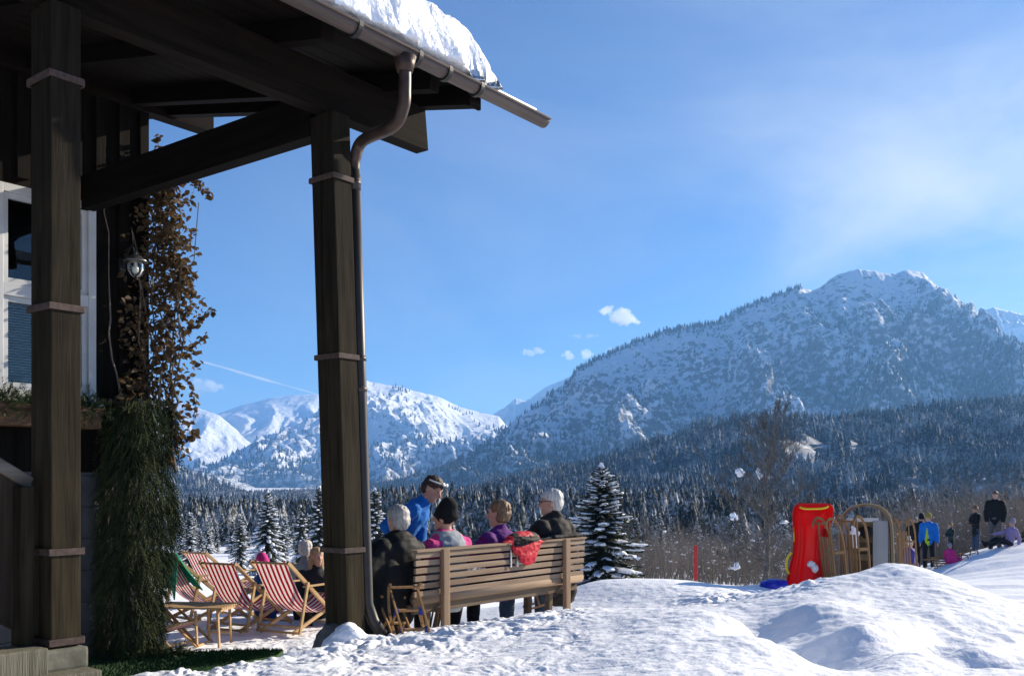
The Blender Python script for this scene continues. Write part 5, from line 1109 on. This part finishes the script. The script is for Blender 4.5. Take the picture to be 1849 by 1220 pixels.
FP.append([make_fir('fir_tree', 5.5, 5, .27, .85, 180, .42), 5.5, False])
FP.append([make_fir('fir_tree', 6.0, 8, .20, .55, 150, .38), 6.0, False])
FP.append([make_fir('fir_tree', 6.0, 9, .23, .70, 140, .30), 6.0, False])
fir(1086, 838, 27, 'broad pale fir with snow along every branch, right of the bench', 0, 1.5)
fir(484, 886, 40, 'full snow laden fir above the striped deck chairs', 1, 1.12)
fir(577, 878, 46, 'dark fir showing along the left edge of the porch post', 2, 1.2)
fir(677, 882, 44, 'dark fir showing right beside the drainpipe', 2, 1.25)
fir(433, 928, 46, 'slim snowy fir left of the full snow laden fir', 3)
fir(342, 925, 42, 'dark fir close beside the hanging evergreen', 2, 1.1)
fir(543, 912, 60, 'tall narrow fir between the full snow laden fir and the post', 2, 1.1)
fir(604, 940, 50, 'snowy young fir at the foot of the dark fir behind the post', 1, 1.1)
fir(725, 918, 55, 'snowy fir behind the black coat and blue jacket', 1, 1.1)
fir(1150, 935, 60, 'small fir low at the right foot of the broad pale fir', 3)
rr3 = random.Random(3)
for i in range(150):
    px = rr3.choice((rr3.uniform(305,660), rr3.uniform(305,620), rr3.uniform(690,1110), rr3.uniform(1110,1500))); Y = rr3.uniform(58,112) if i < 70 else rr3.uniform(80,112); yt = rr3.uniform(935,968) if Y < 80 else rr3.uniform(925,956)
    fir(px, yt, Y, 'one of the small snow dusted firs in the belt behind the terrace and bench', rr3.choice((1,2,3,3)), rr3.uniform(.9,1.25))
# belt of wood at the far side of the meadow
rg2 = np.random.default_rng(8); n_ = 6000; Y = 92+75*rg2.random(n_); x = (rg2.uniform(150,2050,n_)-CX)/F*Y; z = ground(x, Y, False)
h = rg2.uniform(1.4,3.4,n_)*(.75+.5*np.clip(fbm2(x*.03, Y*.02, 3, 77)+.4, 0, 1.2)); px_a = x/Y*F+CX; h = h*np.where(px_a > 1120, 1.25, 1.0)*(1+(Y-92)/90)
forest('woodland_belt', np.stack([x,Y,z],1), h, conifer_mat('belt_conifers', (.02,.028,.022), (.055,.052,.042), .62, 2.6, .47), tiers=7, sides=9, seed=9, label='snow dusted woodland along the far side of the meadow', wide=1.35)
# bare trees
TWIG = mat('bare_bark', (.075,.069,.062), .9, (.16,.147,.13), 9, spec=.1)
def bare_tree(label, px, Y, ytop, seed, n1=34, spread=.55, lean=.03, r0=.016):
    rg = random.Random(seed); x = (px-CX)/F*Y; zb = gz(x, Y)-.1; h = EYE+(HOR-ytop)/F*Y-zb; o = empty('bare_tree', (x, Y, zb), 0, label, 'tree'); tr = MB(); cr = MB()
    T = [Vector((lean*h*q+.012*h*sin(q*9), .01*h*cos(q*7), h*q)) for q in np.linspace(0,1,14)]; tr.tube(T, [h*r0*(1-q)**1.1+.004 for q in np.linspace(0,1,14)], 7); tr.build('trunk', TWIG, o)
    def lim(p, d, L, r, lev):
        P = [p]; m = 4
        for k in range(m): d = (d+Vector((rg.uniform(-.16,.16), rg.uniform(-.16,.16), .10))).normalized(); P.append(P[-1]+d*L/m)
        cr.tube(P, [r*(1-.75*k/m) for k in range(m+1)], 4 if lev == 0 else 3, cap=False)
        if lev < 3:
            for k in range((8,6,5)[lev]):
                q = rg.uniform(.2,1); j = q*m; i0 = min(int(j), m-1); o_ = P[i0].lerp(P[i0+1], j-i0); a = rg.uniform(0,6.28); sd = d.orthogonal().normalized(); sd = Matrix.Rotation(a, 3, d) @ sd
                lim(o_, (d*.8+sd*.62+Vector((0,0,.15))).normalized(), L*rg.uniform(.30,.52)*(1.15-q*.4), max(r*.52, .0052), lev+1)
    for i in range(n1):
        q = .12+.80*(i/n1); j = q*13; i0 = min(int(j), 12); p = T[i0].lerp(T[i0+1], j-i0); a = i*2.4+rg.uniform(-.4,.4)
        lim(p, Vector((cos(a), sin(a)*.9, .42+.75*q)).normalized(), h*spread*(1-q*.80)*rg.uniform(.5,1.05), h*r0*.27*(1-q*.7)+.003, 0)
    cr.build('crown', TWIG, o); return o, h
bt, bh = bare_tree('tall bare leafless tree holding a few lumps of snow', 1381, 38, 735, 12, 38, .62)
bt2, _ = bare_tree('thin bare sapling left of the tall leafless tree', 1328, 36, 905, 17, 14, .4, .0, .013)
def clump(px, py, Y, w, h, seed, root):
    rg = random.Random(seed); mb = MB(); c = at(px, py, Y)-root.location
    for _ in range(8): mb.ell(c+Vector((rg.uniform(-.5,.5)*w, rg.uniform(-.1,.1), rg.uniform(-.5,.5)*h)), w*.28, .12, h*.30, jit=.2, rg=rg)
    blob(mb, 'snow_lump', SNOWC, root, .035, 2, .03, 6)
for a in ((1337,852,38,.30,.26,1),(1370,854,38,.16,.30,2),(1415,942,38,.30,.10,3)): clump(*a, bt)
for a in ((1326,932,36,.22,.2,7),(1330,1022,36,.2,.22,8)): clump(*a, bt2)
# brushwood in front of the meadow: leafless shoots nobody could count
rb = np.random.default_rng(21); Vs = []; Fs = []; nb_ = 0
def stems(base, tip, r, kink):
    global nb_
    n = len(base); d = tip-base; mid = base+d*.55+kink; k = np.array([[1,0,0],[-.5,.87,0],[-.5,-.87,0]])
    v = np.concatenate([base[:,None]+k[None]*r[:,None,None], mid[:,None]+k[None]*(r*.6)[:,None,None], tip[:,None]], 1); Vs.append(v.reshape(-1,3))
    f = np.array([(0,1,4,3),(1,2,5,4),(2,0,3,5),(3,4,6,6),(4,5,6,6),(5,3,6,6)]); Fs.append((f[None]+(np.arange(n)*7)[:,None,None]+nb_).reshape(-1,4)); nb_ += n*7
nS = 9000; Y = rb.uniform(40,72,nS); pxb = np.where(rb.random(nS) < .82, rb.uniform(1105,1900,nS), rb.uniform(620,1105,nS)); x = (pxb-CX)/F*Y; g0 = ground(x, Y, False)
hh = rb.uniform(.7,1.5,nS)*(1.05+1.0*fbm2(x*.22, Y*.22, 3, 5))+.35; hh = hh*(1+1.1*np.clip((pxb-1560)/120,0,1))*np.where(pxb < 1105, .75, 1.0)
kp = hh > .4; Y, x, g0, hh, pxb = Y[kp], x[kp], g0[kp], hh[kp], pxb[kp]; nS = len(x)
base = np.stack([x, Y, g0-.1],1); lean_ = rb.normal(0,.26,(nS,2)); tip = base+np.stack([lean_[:,0]*hh, lean_[:,1]*hh, hh],1)
stems(base, tip, rb.uniform(.010,.022,nS), rb.normal(0,.05,(nS,3)))
for rep in range(6):
    q = rb.uniform(.25,1,nS)[:,None]; b0 = base+(tip-base)*q; L = (hh*rb.uniform(.18,.42,nS))[:,None]; dr = rb.normal(0,1,(nS,3)); dr[:,2] = np.abs(dr[:,2])*.9+.35; dr /= np.linalg.norm(dr,axis=1)[:,None]
    stems(b0, b0+dr*L, rb.uniform(.005,.010,nS), rb.normal(0,.03,(nS,3)))
me = bpy.data.meshes.new('brushwood'); VV_ = np.concatenate(Vs); FF_ = np.concatenate(Fs); tri = FF_[:,2] == FF_[:,3]
me = np_mesh('brushwood', VV_, np.concatenate([FF_[~tri], FF_[tri][:,[0,1,2,2]]])[:0].reshape(-1,4) if False else FF_[~tri], smooth=False); me2 = np_mesh('brushwood', VV_, FF_[tri][:,:3], smooth=False)
bmj = bmesh.new(); bmj.from_mesh(me); bmj.from_mesh(me2); me3 = bpy.data.meshes.new('brushwood'); bmj.to_mesh(me3); bmj.free()
tag(link('brushwood', me3, mat('brush_bark', (.12,.10,.082), .9, (.28,.235,.19), .35, spec=.1)), 'thicket of bare brown brushwood dusted with snow', 'thicket', kind='stuff')
sn = MB(); rz_ = random.Random(4)
for i in range(2600):
    j = rz_.randrange(nS); p = Vector(tip[j])*.999; s = rz_.uniform(.012,.04)*(1.8 if rz_.random() < .05 else 1); q = rz_.uniform(.35,1); b0 = Vector(base[j]); p = b0+(p-b0)*q
    sn.ell(p, s*rz_.uniform(1,2), s*1.3, s*rz_.uniform(.6,1.1), None, 6, 4, jit=.2, rg=rz_)
tag(sn.build('brushwood_snow', FSN, smooth=True), 'little lumps of snow caught in the brushwood', 'snow', kind='stuff')
CLOUDS = True; HAZE = 1.25e-4
# ------------------------------------------------------------------ clouds and haze last
if CLOUDS:
    cloud('small bright cloud, highest of those left of the mountain slope', 1117, 570, 9000, 74, 36, 16, 1, .008, -.7)
    cloud('thin faint wisp of cloud below the brightest small cloud', 1055, 606, 9000, 50, 14, 8, 2, .002)
    cloud('small flat cloud, leftmost of those left of the mountain slope', 962, 634, 9000, 46, 20, 10, 3, .0055)
    cloud('small white cloud resting just above the snowy ridge', 1043, 640, 9000, 56, 28, 12, 4, .0065)
    cloud('tiny white cloud touching the mountain ridge trees', 1101, 633, 9000, 18, 18, 6, 5, .0055)
    cloud('soft white cloud between the vine and the porch post', 360, 697, 9000, 82, 34, 16, 6, .004)
    c_ = cloud('long faint vapour trail slanting down towards the porch post', 462, 680, 9500, 240, 7, 26, 9, .0016); c_.rotation_euler = (0, R(15.5), 0)
if HAZE:
    mb = MB(); mb.box((0, 2900, 275), (14000, 9600, 570)); me = mb.mesh('haze')
    m, t, b = nmat('haze_air'); t.nodes.remove(b); o_ = [n for n in t.nodes if n.type == 'OUTPUT_MATERIAL'][0]
    vs = N('ShaderNodeVolumePrincipled', t); vs.inputs['Color'].default_value = (.22,.52,1,1); vs.inputs['Density'].default_value = HAZE; vs.inputs['Anisotropy'].default_value = .3
    t.links.new(vs.outputs[0], o_.inputs['Volume'])
    tag(link('haze', me, m), kind='stuff')
